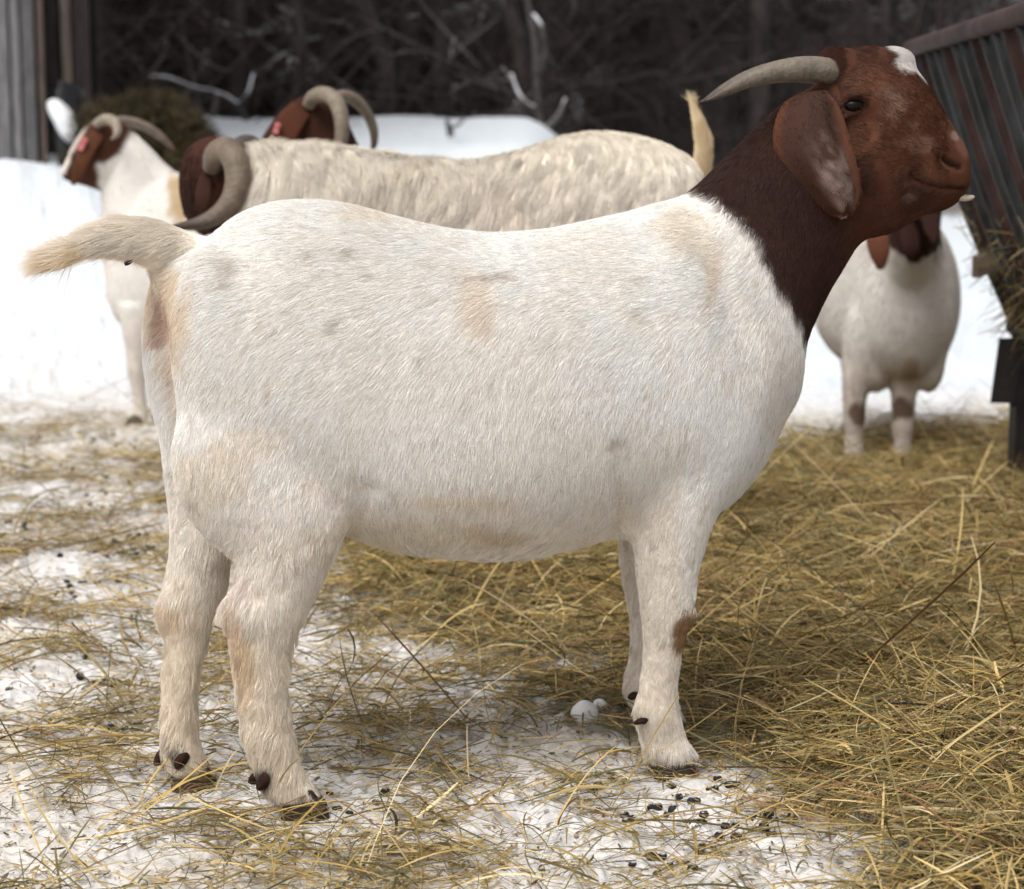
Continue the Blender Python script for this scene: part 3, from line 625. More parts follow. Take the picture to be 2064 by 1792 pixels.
# ================================================================== ground
def build_ground():
    ys = [-14, -8, -4, -2, -.8, 0, .6, 1.0, 1.3]; y = 1.5
    while y < 8: ys.append(y); y *= 1.0038 if y < 3.6 else 1.006
    while y < 420: ys.append(y); y *= 1.035
    ys = np.array(ys); fa = np.linspace(-.34, .34, 520); oa = np.concatenate([np.linspace(.36, .7, 20), np.linspace(.75, 1.6, 14), [2, 3, 4.5, 6.5]])
    a = np.concatenate([-oa[::-1], fa, oa]); Y = np.repeat(ys[:, None], len(a), 1); X = a[None, :] * np.maximum(ys, 1.5)[:, None]
    x, y = X.ravel(), Y.ravel(); z = ground_z(x, y); P = np.stack([x, y, z], 1); nr, nc = X.shape
    k = (np.arange(nr - 1)[:, None] * nc + np.arange(nc - 1)[None]).ravel(); F = np.stack([k, k + 1, k + nc + 1, k + nc], 1)
    D = hay_density(x, y); n1 = fbm(P, 5, 3, 3); n2 = fbm(P, 30, 7, 3)
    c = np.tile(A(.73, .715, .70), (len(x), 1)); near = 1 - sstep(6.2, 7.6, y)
    c = mix(c, A(.70, .75, .79), (1 - near)[:, None]); c = mix(c, A(.62, .56, .48), (np.clip(n1 * .5 + .1, 0, .6) * near)[:, None])  # far snow toned blue-grey: its soft bluish shading is put into the colour
    c = mix(c, A(.075, .058, .034) * (1 + .3 * n2)[:, None], (sstep(.50, .95, D + .25 * n2))[:, None])
    wood = sstep(17.5, 20.5, y + n1 * 1.5 + (x / np.maximum(y, 1.5) > .05) * -6); 
    c = mix(c, A(.038, .030, .027) * (1 + .4 * n2)[:, None], (wood * (fbm(P, 1.7, 12, 4) < .75))[:, None])
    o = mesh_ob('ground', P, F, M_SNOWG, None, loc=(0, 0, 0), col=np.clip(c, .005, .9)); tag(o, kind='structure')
    o.data.attributes.new('dirt', 'FLOAT', 'POINT').data.foreach_set('value', (.9 * (1 - sstep(6.0, 7.2, y))).astype(np.float32))
build_ground()

# ================================================================== hay and straw
def ribbons(P0, head, L, W, pitch, bend, lift, cols, roll, zfun=None, npt=6):
    """many thin blades; returns V, F, C"""
    n = len(L); t = np.linspace(-.5, .5, npt)
    ang = head[:, None] + bend[:, None] * t[None]; dx, dy = np.cos(ang), np.sin(ang); st = (L / (npt - 1))[:, None]
    x = P0[:, 0:1] + np.cumsum(dx, 1) * st - dx.sum(1, keepdims=True) * st / 2; y = P0[:, 1:2] + np.cumsum(dy, 1) * st - dy.sum(1, keepdims=True) * st / 2
    z = P0[:, 2:3] + np.sin(pitch)[:, None] * L[:, None] * t[None] + lift[:, None] * (1 - 4 * t[None] ** 2)
    if zfun is not None: z = np.maximum(z, zfun(x.ravel(), y.ravel()).reshape(x.shape) + .0015)
    c = np.stack([x, y, z], 2); side = np.stack([-dy * np.cos(roll)[:, None], dx * np.cos(roll)[:, None], np.repeat(np.sin(roll)[:, None], npt, 1)], 2)
    w = (W[:, None] * np.array([.55] + [1] * (npt - 2) + [.35]))[..., None] / 2
    up = np.cross(np.stack([dx, dy, 0 * dx], 2), side) * (W[:, None, None] * .22)
    V = np.stack([c - side * w, c + up, c + side * w], 2).reshape(-1, 3)
    b = (np.arange(n)[:, None] * npt + np.arange(npt - 1)[None]).ravel() * 3
    F = np.concatenate([np.stack([b, b + 1, b + 4, b + 3], 1), np.stack([b + 1, b + 2, b + 5, b + 4], 1)])
    return V, F, np.repeat(cols, npt * 3, 0)
STRAWC = np.array([lin(204, 178, 120), lin(176, 150, 92), lin(150, 128, 76), lin(124, 112, 70), lin(98, 96, 62), lin(222, 202, 154), lin(138, 100, 70), lin(188, 158, 92)])
STRAWW = np.array([.15, .19, .19, .16, .12, .06, .06, .07])
def straw_cols(r, n): return STRAWC[r.choice(len(STRAWC), n, p=STRAWW)] * (.80 + r.normal(0, .21, (n, 1)))
def build_straw():
    r = np.random.default_rng(11); N = 470000
    y = 1.75 * (6.6 / 1.75) ** r.random(N); x = (r.random(N) * .90 - .43) * y
    w = y * y / 6.6 ** 2                        # even by area
    D = hay_density(x, y); clump = np.clip(.72 + .8 * fbm(np.stack([x, y * .7, 0 * x], 1), 9, 77, 2), .05, 2.0); clump = mix(clump, 1, sstep(.6, .95, D))
    keep = r.random(N) < np.clip(w * 3.2, 0, 1) * (D ** 1.55) * clump * (.68 + .32 * sstep(.35, .8, D) + .25 * (1 - sstep(.2, .6, D)))
    x, y, D = x[keep], y[keep], D[keep]; n = len(x)
    z = ground_z(x, y); thick = sstep(.5, 1, D) * .040 * r.random(n) + .002 + .006 * r.random(n)
    L = np.where(r.random(n) < .48, r.lognormal(-3.5, .4, n), r.lognormal(-2.55, .5, n)); L = np.clip(L * (1 + .35 * (D < .5)), .012, .30); W = np.clip(r.lognormal(-6.34, .42, n), .0008, .0044)
    head = np.where(r.random(n) < .5, r.normal(-.10, .6, n), r.random(n) * 6.28) + (r.random(n) < .5) * np.pi
    pitch = r.normal(0, .20, n) * (1 + 2.5 * (r.random(n) < .12)); lift = np.abs(r.normal(0, .006, n)) + .06 * L * (r.random(n) < .2)
    big = r.random(n) < .010; W = np.where(big, np.minimum(W * 1.5 + .0008, .0042), W); L = np.where(big, .06 + .10 * r.random(n), L); pitch = np.where(big, pitch * .5, pitch)
    V, F, C = ribbons(np.stack([x, y, z + thick + np.abs(np.sin(pitch)) * L * .4], 1), head, L, W, pitch, r.normal(0, .5, n), lift, straw_cols(r, n), r.normal(0, .6, n), lambda a, b: ground_z(a, b))
    # fine chaff between the stems
    m = 60000; yc = 1.75 * (6.4 / 1.75) ** r.random(m); xc = (r.random(m) * .90 - .43) * yc; k = r.random(m) < np.clip((yc / 6.4) ** 2 * 5, 0, 1) * (.15 + .85 * hay_density(xc, yc)); xc, yc = xc[k], yc[k]; m = len(xc)
    V2, F2, C2 = ribbons(np.stack([xc, yc, ground_z(xc, yc) + .002 + .004 * r.random(m)], 1), r.random(m) * 6.28, .005 + .018 * r.random(m) ** 2, .0012 + .0022 * r.random(m), r.normal(0, .25, m), r.normal(0, .6, m), np.zeros(m), straw_cols(r, m) * (.75 + .4 * r.random((m, 1))), r.normal(0, .5, m), None)
    F = np.concatenate([F, F2 + len(V)]); V = np.concatenate([V, V2]); C = np.concatenate([C, C2])
    print('straw', n)
    tag(mesh_ob('straw', V, F, M_STRAW, None, loc=(0, 0, 0), smooth=False, col=np.clip(C, .01, .9)), 'loose yellow hay and straw strewn over the trampled snow', kind='stuff')
build_straw()

# ================================================================== the other goats
def finish_goat(root, ps, vox, colf, lenf, dirf, nh, rad, extra=None, **kw):
    V, F = remesh(ps, vox, 6, extra, 32); Tt = tris(F); N = vnormals(V, Tt); col = np.clip(colf(V, N), .004, .9); ln = lenf(V, col)
    b = mesh_ob('body', V, F, M_SKIN, root, col=col); make_fur(b, V, Tt, N, nh, col, ln, dirf, rad, **kw); return V, F
def ell_at(q, g, a, b, l, c, up=A(0, 0, 1)): return ellipsoid(q, np.array([g * a, l * c, up * b]))
LX, GX = A(0, 1, 0), A(1, 0, 0)
def pipe_legs(rows): return loft([(A(x, y, z), GX * a, LX * b) for x, y, z, a, b in rows], 14, 4, 2.0)
def leg_rows(x, y, z0, ztop, hind, g=-1, s=1.0):
    """a plain standing leg seen from the side; g = direction the goat faces along x"""
    if hind: P = [(0, 1, .075, .055), (.01, .78, .065, .05), (-.005, .6, .045, .038), (-.045, .45, .034, .030), (-.035, .36, .026, .024), (-.03, .2, .022, .022), (-.02, .1, .026, .026), (0, .04, .03, .03), (.005, -.01, .028, .028)]
    else: P = [(0, 1, .06, .05), (0, .8, .05, .045), (.005, .6, .036, .034), (.008, .45, .031, .03), (.004, .3, .023, .022), (0, .18, .022, .022), (0, .1, .026, .026), (.012, .04, .03, .03), (.015, -.01, .028, .028)]
    return [(x + g * dx * s, y, z0 + (ztop - z0) * h, a * s, b * s) for dx, h, a, b in P]
def hooves(root, spots, g=(-1, 0), sz=1.0):
    for x, y in spots:
        z = float(ground_z(x, y)[0]); make_hoof(root, A(x + g[0] * .012, y + g[1] * .012, z), g, z - .006, sz)

def ear_mesh(root, rows, thick, c_in, c_out, nfur=900, bend=.012, side=A(0, -1, 0)):
    """rows: pairs of world points across the ear from root to tip"""
    K = catmull([np.concatenate(r) for r in rows], 4); S = []
    for i, k in enumerate(K):
        a, b = k[:3], k[3:]; S.append(((a + b) / 2 + side * bend * math.sin(math.pi * i / (len(K) - 1)), (a - b) / 2, side * thick))
    V, F = loft(S, 16, 1, 2.0); T = tris(F); N = vnormals(V, T); t = np.repeat(np.linspace(0, 1, len(K)), 16)
    c = mix(np.tile(c_in, (len(V), 1)), c_out, sstep(.55, 1, t)[:, None]) * (1 + .15 * noise(V, 60, 3))[:, None]
    e = mesh_ob('ear', V, F, M_SKIN, root, col=c)
    make_fur(e, V, T, N, nfur, c, np.full(len(V), .006), lambda p, n: np.tile(A(-.3, 0, -1), (len(p), 1)), .0004, .25, 3, 6); return e
def eyeball(root, q, r=.012):
    v, f = ellipsoid(q, np.eye(3) * r, 14, 10); mesh_ob('eye', v, f, M_EYE, root)
def ear_tag(root, q, w, h, tilt):
    v, f = box((0, 0, 0), w, .004, h); c, s_ = math.cos(tilt), math.sin(tilt); v = np.stack([v[:, 0] * c + v[:, 2] * s_, v[:, 1], -v[:, 0] * s_ + v[:, 2] * c], 1)
    mb = MB().add(v + q, f); v2, f2 = tube([q + A(0, -.006, h * .3), q + A(0, .01, h * .3)], [.005, .005], 10); mb.add(v2, f2); mb.ob('ear_tag', M_PINK, root, smooth=False)

def build_buck():
    fr = Frame((-.1, 4.05, 0), 0, -1); S = fr.sec; root = empty('goat', (-.1, 4.05, 0), 'shaggy cream goat with thick curled horns standing behind the front goat, tail up', 'goat')
    ps = [loft([S((1418, 380), (1410, 520), .05), S((1402, 325), (1402, 690), .10), S((1355, 296), (1372, 760), .145), S((1285, 272), (1300, 780), .168), S((1205, 264), (1200, 792), .18), S((1130, 275), (1130, 802), .19),
        S((1050, 302), (1050, 810), .2), S((950, 326), (950, 812), .205), S((850, 324), (850, 808), .2), S((750, 310), (750, 800), .195), S((650, 296), (650, 790), .185), S((570, 296), (570, 775), .17), S((515, 315), (505, 745), .14), S((480, 370), (462, 670), .09)], 36, 3, 2.2)]
    hd = lambda px, py, Y: on_depth(px, py, Y)
    ps.append(loft([(hd(600, 420, 4.05), A(0, 0, .12), LX * .11), (hd(540, 390, 4.06), A(0, 0, .10), LX * .10), (hd(485, 370, 4.09), A(-.02, 0, .082), LX * .085)], 22, 4))
    ps.append(loft([(hd(500, 365, 4.06), A(-.01, 0, .060), A(.03, .05, 0)), (hd(462, 350, 4.08), A(-.02, .0, .074), A(.04, .06, 0)), (hd(436, 362, 4.12), A(-.02, 0, .080), A(.05, .055, 0)), (hd(416, 385, 4.18), A(-.02, 0, .070), A(.042, .045, 0)), (hd(405, 420, 4.25), A(-.015, 0, .05), A(.032, .035, 0)), (hd(404, 445, 4.29), A(-.01, 0, .03), A(.02, .02, 0))], 22, 4))
    fx = [on_depth(1330, 700, 3.95)[0], on_depth(1330, 700, 4.17)[0], on_depth(572, 700, 3.96)[0], on_depth(590, 700, 4.15)[0]]
    spots = [(fx[0], 3.94), (fx[1] + .02, 4.16), (fx[2], 3.95), (fx[3] - .02, 4.15)]
    for i, (x, y) in enumerate(spots):
        r = leg_rows(x, y, float(ground_z(x, y)[0]), .46, i < 2, -1, 1.15); r.insert(0, (x, y + (.06 if y < 4.05 else -.06), .55, .04, .03)); ps.append(pipe_legs(r))
    hx = on_depth(505, 350, 4.08)[0]; rumpc = on_depth(1387, 312, 4.0)
    def colf(V, N):
        n1, n2 = fbm(V, 7, 4, 3), fbm(V, 30, 6, 2); c = np.tile(A(.78, .71, .62), (len(V), 1)); c = mix(c, A(.58, .49, .39), np.clip(n1 * .35 + .12, 0, .6)[:, None])
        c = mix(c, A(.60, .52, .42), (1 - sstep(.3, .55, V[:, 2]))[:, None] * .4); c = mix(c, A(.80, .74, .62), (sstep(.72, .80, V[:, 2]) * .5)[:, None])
        w = 1 - sstep(-.012, .012, V[:, 0] - hx + n2 * .012 + np.where(V[:, 2] < .70, (.70 - V[:, 2]) * .35, 0)); w = w * sstep(.52, .60, V[:, 2] + .1 * (V[:, 0] < hx - .05)); c = mix(c, mix(np.tile(A(.045, .016, .010), (len(V), 1)), A(.10, .036, .02), sstep(-.05, -.10, V[:, 0] - hx)[:, None] if False else np.clip(n1 * .5 + .3, 0, 1)[:, None]), w[:, None])
        return c
    def lenf(V, c):
        l = np.interp(V[:, 0], [hx - .02, hx + .03, hx + .35, hx + .55, hx + .95], [.012, .075, .066, .036, .026]); l = np.where(c[:, 0] < .3, .011, l)
        return np.where(V[:, 2] < .40, .02, l)
    def dirf(p, n):
        up = sstep(.35, .9, n[:, 2])[:, None]; return A(.12, -.25, 0) * up + A(-.36, 0, -1.0) * (1 - .8 * up)
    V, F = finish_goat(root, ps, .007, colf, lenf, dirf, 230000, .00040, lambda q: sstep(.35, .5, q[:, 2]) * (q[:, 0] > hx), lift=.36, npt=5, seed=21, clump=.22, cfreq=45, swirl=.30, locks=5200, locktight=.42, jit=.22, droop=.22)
    hp = [(428, 338, 4.02), (436, 312, 3.99), (456, 303, 3.965), (474, 322, 3.945), (480, 360, 3.93), (470, 400, 3.92), (444, 430, 3.91), (405, 449, 3.90), (365, 456, 3.885), (338, 458, 3.875)]
    make_horn(root, [on_depth(*q) for q in hp], np.array([20, 25, 27, 27, 26, 24, 20, 14, 8, 1.5]) / 1030, A(.165, .125, .09), A(.05, .036, .03), 16, 6, 30)
    hp2 = [(470, 315, 4.16), (486, 296, 4.20), (504, 292, 4.24), (518, 304, 4.28), (522, 340, 4.31), (512, 380, 4.33), (490, 410, 4.35), (455, 430, 4.37)]
    make_horn(root, [on_depth(*q) for q in hp2], np.array([20, 22, 21, 20, 18, 15, 10, 2]) / 1030, A(.09, .07, .06), A(.05, .04, .035), 14, 6, 26)
    ear_mesh(root, [(on_depth(408, 345, 4.03), on_depth(425, 350, 4.03)), (on_depth(398, 375, 4.0), on_depth(428, 380, 4.0)), (on_depth(396, 410, 3.99), on_depth(425, 415, 3.99)), (on_depth(405, 436, 3.99), on_depth(416, 438, 3.99))], .004, A(.040, .016, .010), A(.055, .021, .012))
    eyeball(root, on_depth(396, 372, 4.15), .012)
    # tail held straight up
    tp = [(1412, 372), (1416, 340), (1418, 300), (1412, 262), (1403, 232), (1396, 210)]; pts = [on_depth(x, y, 4.05) for x, y in tp]
    v, f = tube(pts, np.array([20, 22, 22, 17, 10, 4]) / 1011, 14, 4, .7); T = tris(f); N = vnormals(v, T); c = np.tile(A(.80, .66, .44), (len(v), 1)); d = np.linalg.norm(v - on_depth(1418, 290, 4.02), axis=1); c = mix(c, A(.50, .32, .15), (np.exp(-(d / .016) ** 2) * .7)[:, None])
    t = mesh_ob('tail', v, f, M_SKIN, root, col=c); make_fur(t, v, T, N, 7000, c, np.full(len(v), .026), lambda p, n: np.tile(A(-.12, 0, 1), (len(p), 1)), .0004, .2, 4, 3, .2)
    hooves(root, spots, (-1, 0), 1.1)

def build_back_goat():
    Y = 5.0; fr = Frame((.0, Y, 0), 0, -1); S = fr.sec; D = on_depth; root = empty('goat', (-.1, Y, 0), 'dark brown goat head with two arching horns and pink ear tag above the shaggy back', 'goat')
    ps = [loft([S((1190, 430), (1190, 560), .06), S((1170, 380), (1170, 660), .12), S((1080, 358), (1090, 690), .16), S((980, 358), (980, 715), .175), S((860, 358), (860, 715), .17), S((760, 352), (760, 700), .15), S((690, 370), (680, 670), .11), S((650, 430), (645, 620), .06)], 26, 3)]
    ps.append(loft([S((780, 370), (640, 620), .11), S((745, 330), (615, 520), .09), S((715, 275), (600, 430), .072), S((690, 215), (590, 385), .062)], 22, 4))
    ps.append(loft([S((700, 235), (630, 375), .05), S((672, 203), (600, 378), .062), S((640, 190), (572, 372), .064), S((600, 197), (548, 368), .058), S((568, 222), (530, 362), .048), S((542, 255), (516, 358), .04), S((520, 290), (506, 352), .034), S((506, 315), (502, 345), .02)], 24, 4))
    spots = [(D(1140, 800, Y)[0], 4.9), (D(1120, 800, Y)[0], 5.1), (D(745, 800, Y)[0], 4.91), (D(725, 800, Y)[0], 5.1)]
    for i, (x, y) in enumerate(spots): ps.append(pipe_legs(leg_rows(x, y, float(ground_z(x, y)[0]), .42, i < 2, -1, 1.0)))
    nx = D(735, 350, Y)[0]
    def colf(V, N):
        n1, n2 = fbm(V, 9, 4, 3), fbm(V, 30, 6, 2); c = np.tile(A(.74, .70, .64), (len(V), 1)); w = 1 - sstep(-.01, .01, V[:, 0] - nx + n2 * .015 + (.75 - V[:, 2]) * .3)
        return mix(c, mix(np.tile(A(.052, .019, .011), (len(V), 1)), A(.02, .008, .006), (sstep(.02, .12, V[:, 0] - D(620, 300, Y)[0]) * .8)[:, None]) * (1 + .3 * n1)[:, None], w[:, None])
    finish_goat(root, ps, .008, colf, lambda V, c: np.where(c[:, 0] < .3, .012, .02), lambda p, n: np.tile(A(.6, 0, -.8), (len(p), 1)), 40000, .0005, seed=31, jit=.2)
    make_horn(root, [D(*q) for q in [(622, 212, 4.95), (632, 196, 4.93), (654, 190, 4.90), (676, 204, 4.87), (687, 232, 4.85), (689, 270, 4.84), (680, 310, 4.83), (660, 335, 4.83)]], np.array([13, 15, 16, 16, 15.5, 14, 10, 2]) / 825, A(.21, .17, .125), A(.12, .085, .065), 14, 6, 24)
    make_horn(root, [D(*q) for q in [(672, 200, 5.05), (692, 193, 5.07), (716, 202, 5.10), (738, 226, 5.13), (752, 258, 5.15), (754, 290, 5.16), (745, 315, 5.16)]], np.array([11, 12, 12, 11, 10, 7, 2]) / 800, A(.20, .16, .12), A(.12, .08, .06), 12, 6, 24)
    ear_mesh(root, [(D(590, 206, 4.94), D(625, 232, 4.94)), (D(568, 228, 4.92), D(608, 262, 4.92)), (D(552, 262, 4.91), D(588, 300, 4.91)), (D(545, 300, 4.91), D(570, 330, 4.91)), (D(548, 330, 4.92), D(556, 338, 4.92))], .004, A(.085, .030, .016), A(.055, .020, .012))
    ear_tag(root, D(558, 258, 4.885), .013, .026, .35); eyeball(root, D(566, 258, 4.955), .012); eyeball(root, D(566, 258, 5.05), .012)
    v, f = tube([D(1185, 440, Y), D(1215, 400, Y), D(1235, 420, Y)], [.03, .025, .006], 10, 4); c = np.tile(A(.7, .62, .5), (len(v), 1)); mesh_ob('tail', v, f, M_SKIN, root, col=c)
    hooves(root, spots)

def build_snow_goat():
    Y = 6.0; fr = Frame((-.8, Y, 0), 0, -1); S = fr.sec; D = on_depth; root = empty('goat', (-.9, Y, 0), 'white goat by the snow bank with white blaze down its brown face', 'goat')
    ps = [loft([S((765, 425), (765, 545), .05), S((745, 388), (750, 620), .11), S((690, 372), (700, 655), .14), S((600, 366), (600, 675), .16), S((500, 362), (500, 690), .17), S((420, 356), (420, 690), .165), S((360, 350), (350, 688), .15), S((305, 352), (285, 676), .13), S((258, 400), (240, 648), .10), S((228, 470), (216, 600), .05)], 28, 3)]
    ps.append(loft([S((370, 356), (222, 600), .11), S((338, 335), (208, 520), .09), S((308, 304), (205, 450), .074), S((278, 274), (206, 395), .060), S((255, 250), (204, 388), .055)], 22, 4))
    H = Frame((-.8, Y - .02, 0), 0, -1).sec
    ps.append(loft([H((262, 258), (215, 382), .045), H((240, 242), (200, 384), .055), H((214, 234), (186, 380), .058), H((186, 244), (168, 374), .054), H((162, 270), (152, 370), .045), H((144, 302), (140, 367), .038), H((130, 330), (133, 365), .032), H((122, 346), (128, 362), .018)], 24, 4))
    spots = [(D(715, 840, Y)[0], 5.9), (D(700, 840, Y)[0], 6.1), (D(286, 846, 5.95)[0], 5.93), (D(330, 840, Y)[0], 6.08)]
    for i, (x, y) in enumerate(spots):
        r = leg_rows(x, y, float(ground_z(x, y)[0]), .36, i < 2, -1, .95); ps.append(pipe_legs(r))
    bx = D(206, 380, Y)[0]
    bpoly = [tuple(D(x, y, Y)[[0, 2]]) for x, y in [(100, 200), (262, 235), (268, 262), (258, 300), (238, 316), (208, 330), (204, 400), (170, 392), (150, 368), (120, 372), (90, 372)]]
    blz = [tuple(D(x, y, Y)[[0, 2]]) for x, y in [(180, 225), (215, 225), (205, 244), (185, 250), (168, 276), (153, 304), (143, 335), (140, 352), (100, 352), (100, 300)]]
    tanp, grn = D(357, 395, 5.85), D(374, 398, 5.85)
    def colf(V, N):
        n1, n2 = fbm(V, 9, 4, 3), fbm(V, 34, 6, 2); c = np.tile(A(.80, .77, .72), (len(V), 1)); c = mix(c, A(.55, .46, .36), np.clip(n1 * .3, 0, .4)[:, None]); c = mix(c, A(.5, .42, .34), (1 - sstep(.25, .38, V[:, 2]))[:, None] * .35)
        w = 1 - sstep(-.008, .008, polysd(V[:, 0], V[:, 2], bpoly) + n2 * .008); br = mix(np.tile(A(.068, .026, .014), (len(V), 1)), A(.03, .012, .008), np.clip(sstep(-.03, .03, V[:, 0] - D(182, 300, Y)[0]) * sstep(.02, -.06, V[:, 2] - D(190, 330, Y)[2]) , 0, 1)[:, None] if False else np.clip(n1 * .3, 0, 1)[:, None]); c = mix(c, br, w[:, None])
        w = 1 - sstep(-.006, .006, polysd(V[:, 0], V[:, 2], blz) + n2 * .006); c = mix(c, A(.70, .64, .57), w[:, None])
        d = np.hypot((V[:, 0] - tanp[0]) / .045, (V[:, 2] - tanp[2]) / .085) + n2 * .3; c = mix(c, A(.45, .31, .15), ((1 - sstep(.6, 1.2, d)) * (V[:, 1] < Y) * .85)[:, None])
        d = np.linalg.norm(V[:, [0, 2]] - grn[[0, 2]], axis=1); c = mix(c, A(.10, .33, .05), ((1 - sstep(.012, .02, d)) * (V[:, 1] < Y))[:, None]); return c
    finish_goat(root, ps, .0075, colf, lambda V, c: np.where(c[:, 0] < .3, .010, .018) * np.where(V[:, 0] < D(150, 350, Y)[0], .4, 1), lambda p, n: np.tile(A(.55, 0, -.8), (len(p), 1)), 70000, .0005, seed=41, jit=.15)
    make_horn(root, [D(*q) for q in [(196, 250, 5.93), (210, 241, 5.89), (226, 243, 5.85), (236, 257, 5.82), (234, 272, 5.80), (224, 281, 5.79)]], np.array([9, 10.5, 10.5, 9, 6, 1.5]) / 690, A(.30, .25, .19), A(.25, .2, .15), 14, 6, 14)
    make_horn(root, [D(*q) for q in [(232, 244, 6.05), (258, 245, 6.09), (290, 254, 6.13), (320, 272, 6.16), (342, 292, 6.18), (353, 303, 6.19)]], np.array([9, 10, 9.5, 8, 5, 1.2]) / 670, A(.24, .19, .15), A(.18, .09, .07), 12, 6, 24)
    ear_mesh(root, [(D(186, 262, 5.925), D(212, 276, 5.925)), (D(168, 286, 5.91), D(196, 300, 5.91)), (D(154, 320, 5.90), D(180, 332, 5.90)), (D(146, 350, 5.90), D(166, 358, 5.90)), (D(142, 370, 5.91), D(152, 373, 5.91))], .004, A(.090, .034, .018), A(.115, .042, .021))
    ear_tag(root, D(166, 290, 5.885), .016, .040, .45); eyeball(root, D(172, 278, 5.965), .012); eyeball(root, D(172, 278, 6.0), .012)
    v, f = tube([D(755, 435, Y), D(785, 400, Y), D(800, 430, Y)], [.03, .025, .006], 10, 4); mesh_ob('tail', v, f, M_SKIN, root, col=np.tile(A(.7, .62, .5), (len(v), 1)))
    hooves(root, spots)

def build_facing_goat():
    D = on_depth; root = empty('goat', (1.01, 5.6, 0), 'round white goat facing the camera beside the rack, brown throat and dark brown knees', 'goat'); xc = D(1797, 620, 5.6)[0]
    ps = []
    def cs(Y, zt, zb, w): return (A(xc + (Y - 5.4) * .06, Y, (zt + zb) / 2), A(0, 0, (zt - zb) / 2), A(w, 0, 0))
    ps.append(loft([cs(5.30, .56, .34, .055), cs(5.33, .60, .24, .105), cs(5.40, .63, .195, .130), cs(5.52, .655, .175, .158), cs(5.68, .66, .17, .190), cs(5.85, .655, .17, .203), cs(6.02, .65, .175, .195), cs(6.15, .65, .20, .165), cs(6.27, .63, .30, .115), cs(6.33, .58, .42, .05)], 32, 4, 2.1, .12))
    ps.append(loft([(A(xc, 5.48, .50), A(0, .05, .14), A(.115, 0, 0)), (A(xc - .005, 5.36, .55), A(0, .06, .11), A(.09, 0, 0)), (A(xc - .01, 5.27, .63), A(0, .075, .075), A(.068, 0, 0)), (A(xc - .01, 5.20, .71), A(0, .07, .06), A(.058, 0, 0))], 24, 4))
    ps.append(loft([(A(xc - .01, 5.25, .74), A(0, .05, .055), A(.055, 0, 0)), (A(xc - .01, 5.18, .735), A(0, .06, .07), A(.062, 0, 0)), (A(xc - .012, 5.12, .70), A(0, .055, .06), A(.055, 0, 0)), (A(xc - .014, 5.06, .655), A(0, .04, .045), A(.042, 0, 0)), (A(xc - .015, 5.01, .61), A(0, .03, .034), A(.034, 0, 0)), (A(xc - .015, 4.99, .595), A(0, .015, .02), A(.02, 0, 0))], 22, 4))
    for sg in (-1, 1):
        ps.append(ell_at(A(xc + sg * .082, 5.44, .36), GX, .055, .15, .075, LX)); ps.append(ell_at(A(xc + sg * .07, 5.42, .26), GX, .045, .10, .06, LX))
    spots = []
    for px, Y, hind in [(1723, 5.40, 0), (1821, 5.40, 0), (1716, 6.12, 1), (1826, 6.12, 1)]:
        x = D(px, 900, Y)[0]; x = x if not hind else D(px, 860, 5.4)[0] / 5.4 * 6.12; spots.append((x, Y)); z0 = float(ground_z(x, Y)[0])
        P = [(.42, .050, .06), (.33, .050, .055), (.26, .042, .045), (.20, .034, .036), (.155, .030, .032), (.115, .029, .03), (.085, .024, .024), (.05, .026, .027), (.03, .031, .032), (-.005, .032, .036)]
        ps.append(loft([(A(x + (0 if h < .2 else (xc - x) * (h - .2) * .7), Y + (.02 if not hind else .04 * (h - .1)), z0 + h), GX * a, LX * b) for h, a, b in P], 16, 4))
    def colf(V, N):
        n1, n2 = fbm(V, 9, 4, 3), fbm(V, 34, 6, 2); c = np.tile(A(.68, .645, .60), (len(V), 1)); c = mix(c, A(.46, .39, .31), np.clip(n1 * .4 + .08, 0, .5)[:, None]); d = np.hypot((V[:, 0] - xc - .01) / .022, (V[:, 2] - .215) / .055) + n2 * .3; c = mix(c, A(.33, .23, .13), ((1 - sstep(.5, 1.3, d)) * (V[:, 1] < 5.5) * .8)[:, None]); c = mix(c, A(.48, .40, .32), (1 - sstep(.15, .36, V[:, 2]))[:, None] * .5)  # base white toned down for the shade this goat stands in
        w = sstep(-.01, .01, V[:, 2] - (.525 + .05 * (np.abs(V[:, 0] - xc) / .09) ** 2) + n2 * .02) * (1 - sstep(5.36, 5.44, V[:, 1])); c = mix(c, A(.034, .013, .009) * (1 + .3 * n1)[:, None], w[:, None])
        for px, py, r in [(1730, 834, .026), (1822, 826, .032)]:
            q = D(px, py, 5.39); d = np.hypot((V[:, 0] - q[0]) / r, (V[:, 2] - q[2]) / .035) + n2 * .3; c = mix(c, A(.09, .045, .022), ((1 - sstep(.7, 1.2, d)) * (V[:, 1] < 5.42) * .9)[:, None])
        return c
    finish_goat(root, ps, .0075, colf, lambda V, c: np.where(c[:, 0] < .3, .010, .018), lambda p, n: np.tile(A(0, .35, -.9), (len(p), 1)), 60000, .0005, lambda q: sstep(.20, .26, q[:, 2]), seed=51, jit=.14)
    ear_mesh(root, [(D(1752, 440, 5.15), D(1782, 440, 5.15)), (D(1744, 470, 5.12), D(1790, 470, 5.12)), (D(1748, 505, 5.11), D(1792, 505, 5.11)), (D(1762, 534, 5.11), D(1784, 534, 5.11)), (D(1770, 543, 5.11), D(1777, 543, 5.11))], .005, A(.13, .05, .028), A(.17, .075, .045))
    ear_mesh(root, [(D(1815, 440, 5.16), D(1838, 440, 5.16)), (D(1812, 470, 5.14), D(1852, 470, 5.14)), (D(1816, 500, 5.13), D(1852, 500, 5.13)), (D(1826, 520, 5.13), D(1844, 520, 5.13)), (D(1832, 526, 5.13), D(1838, 526, 5.13))], .005, A(.032, .012, .009), A(.036, .014, .010))
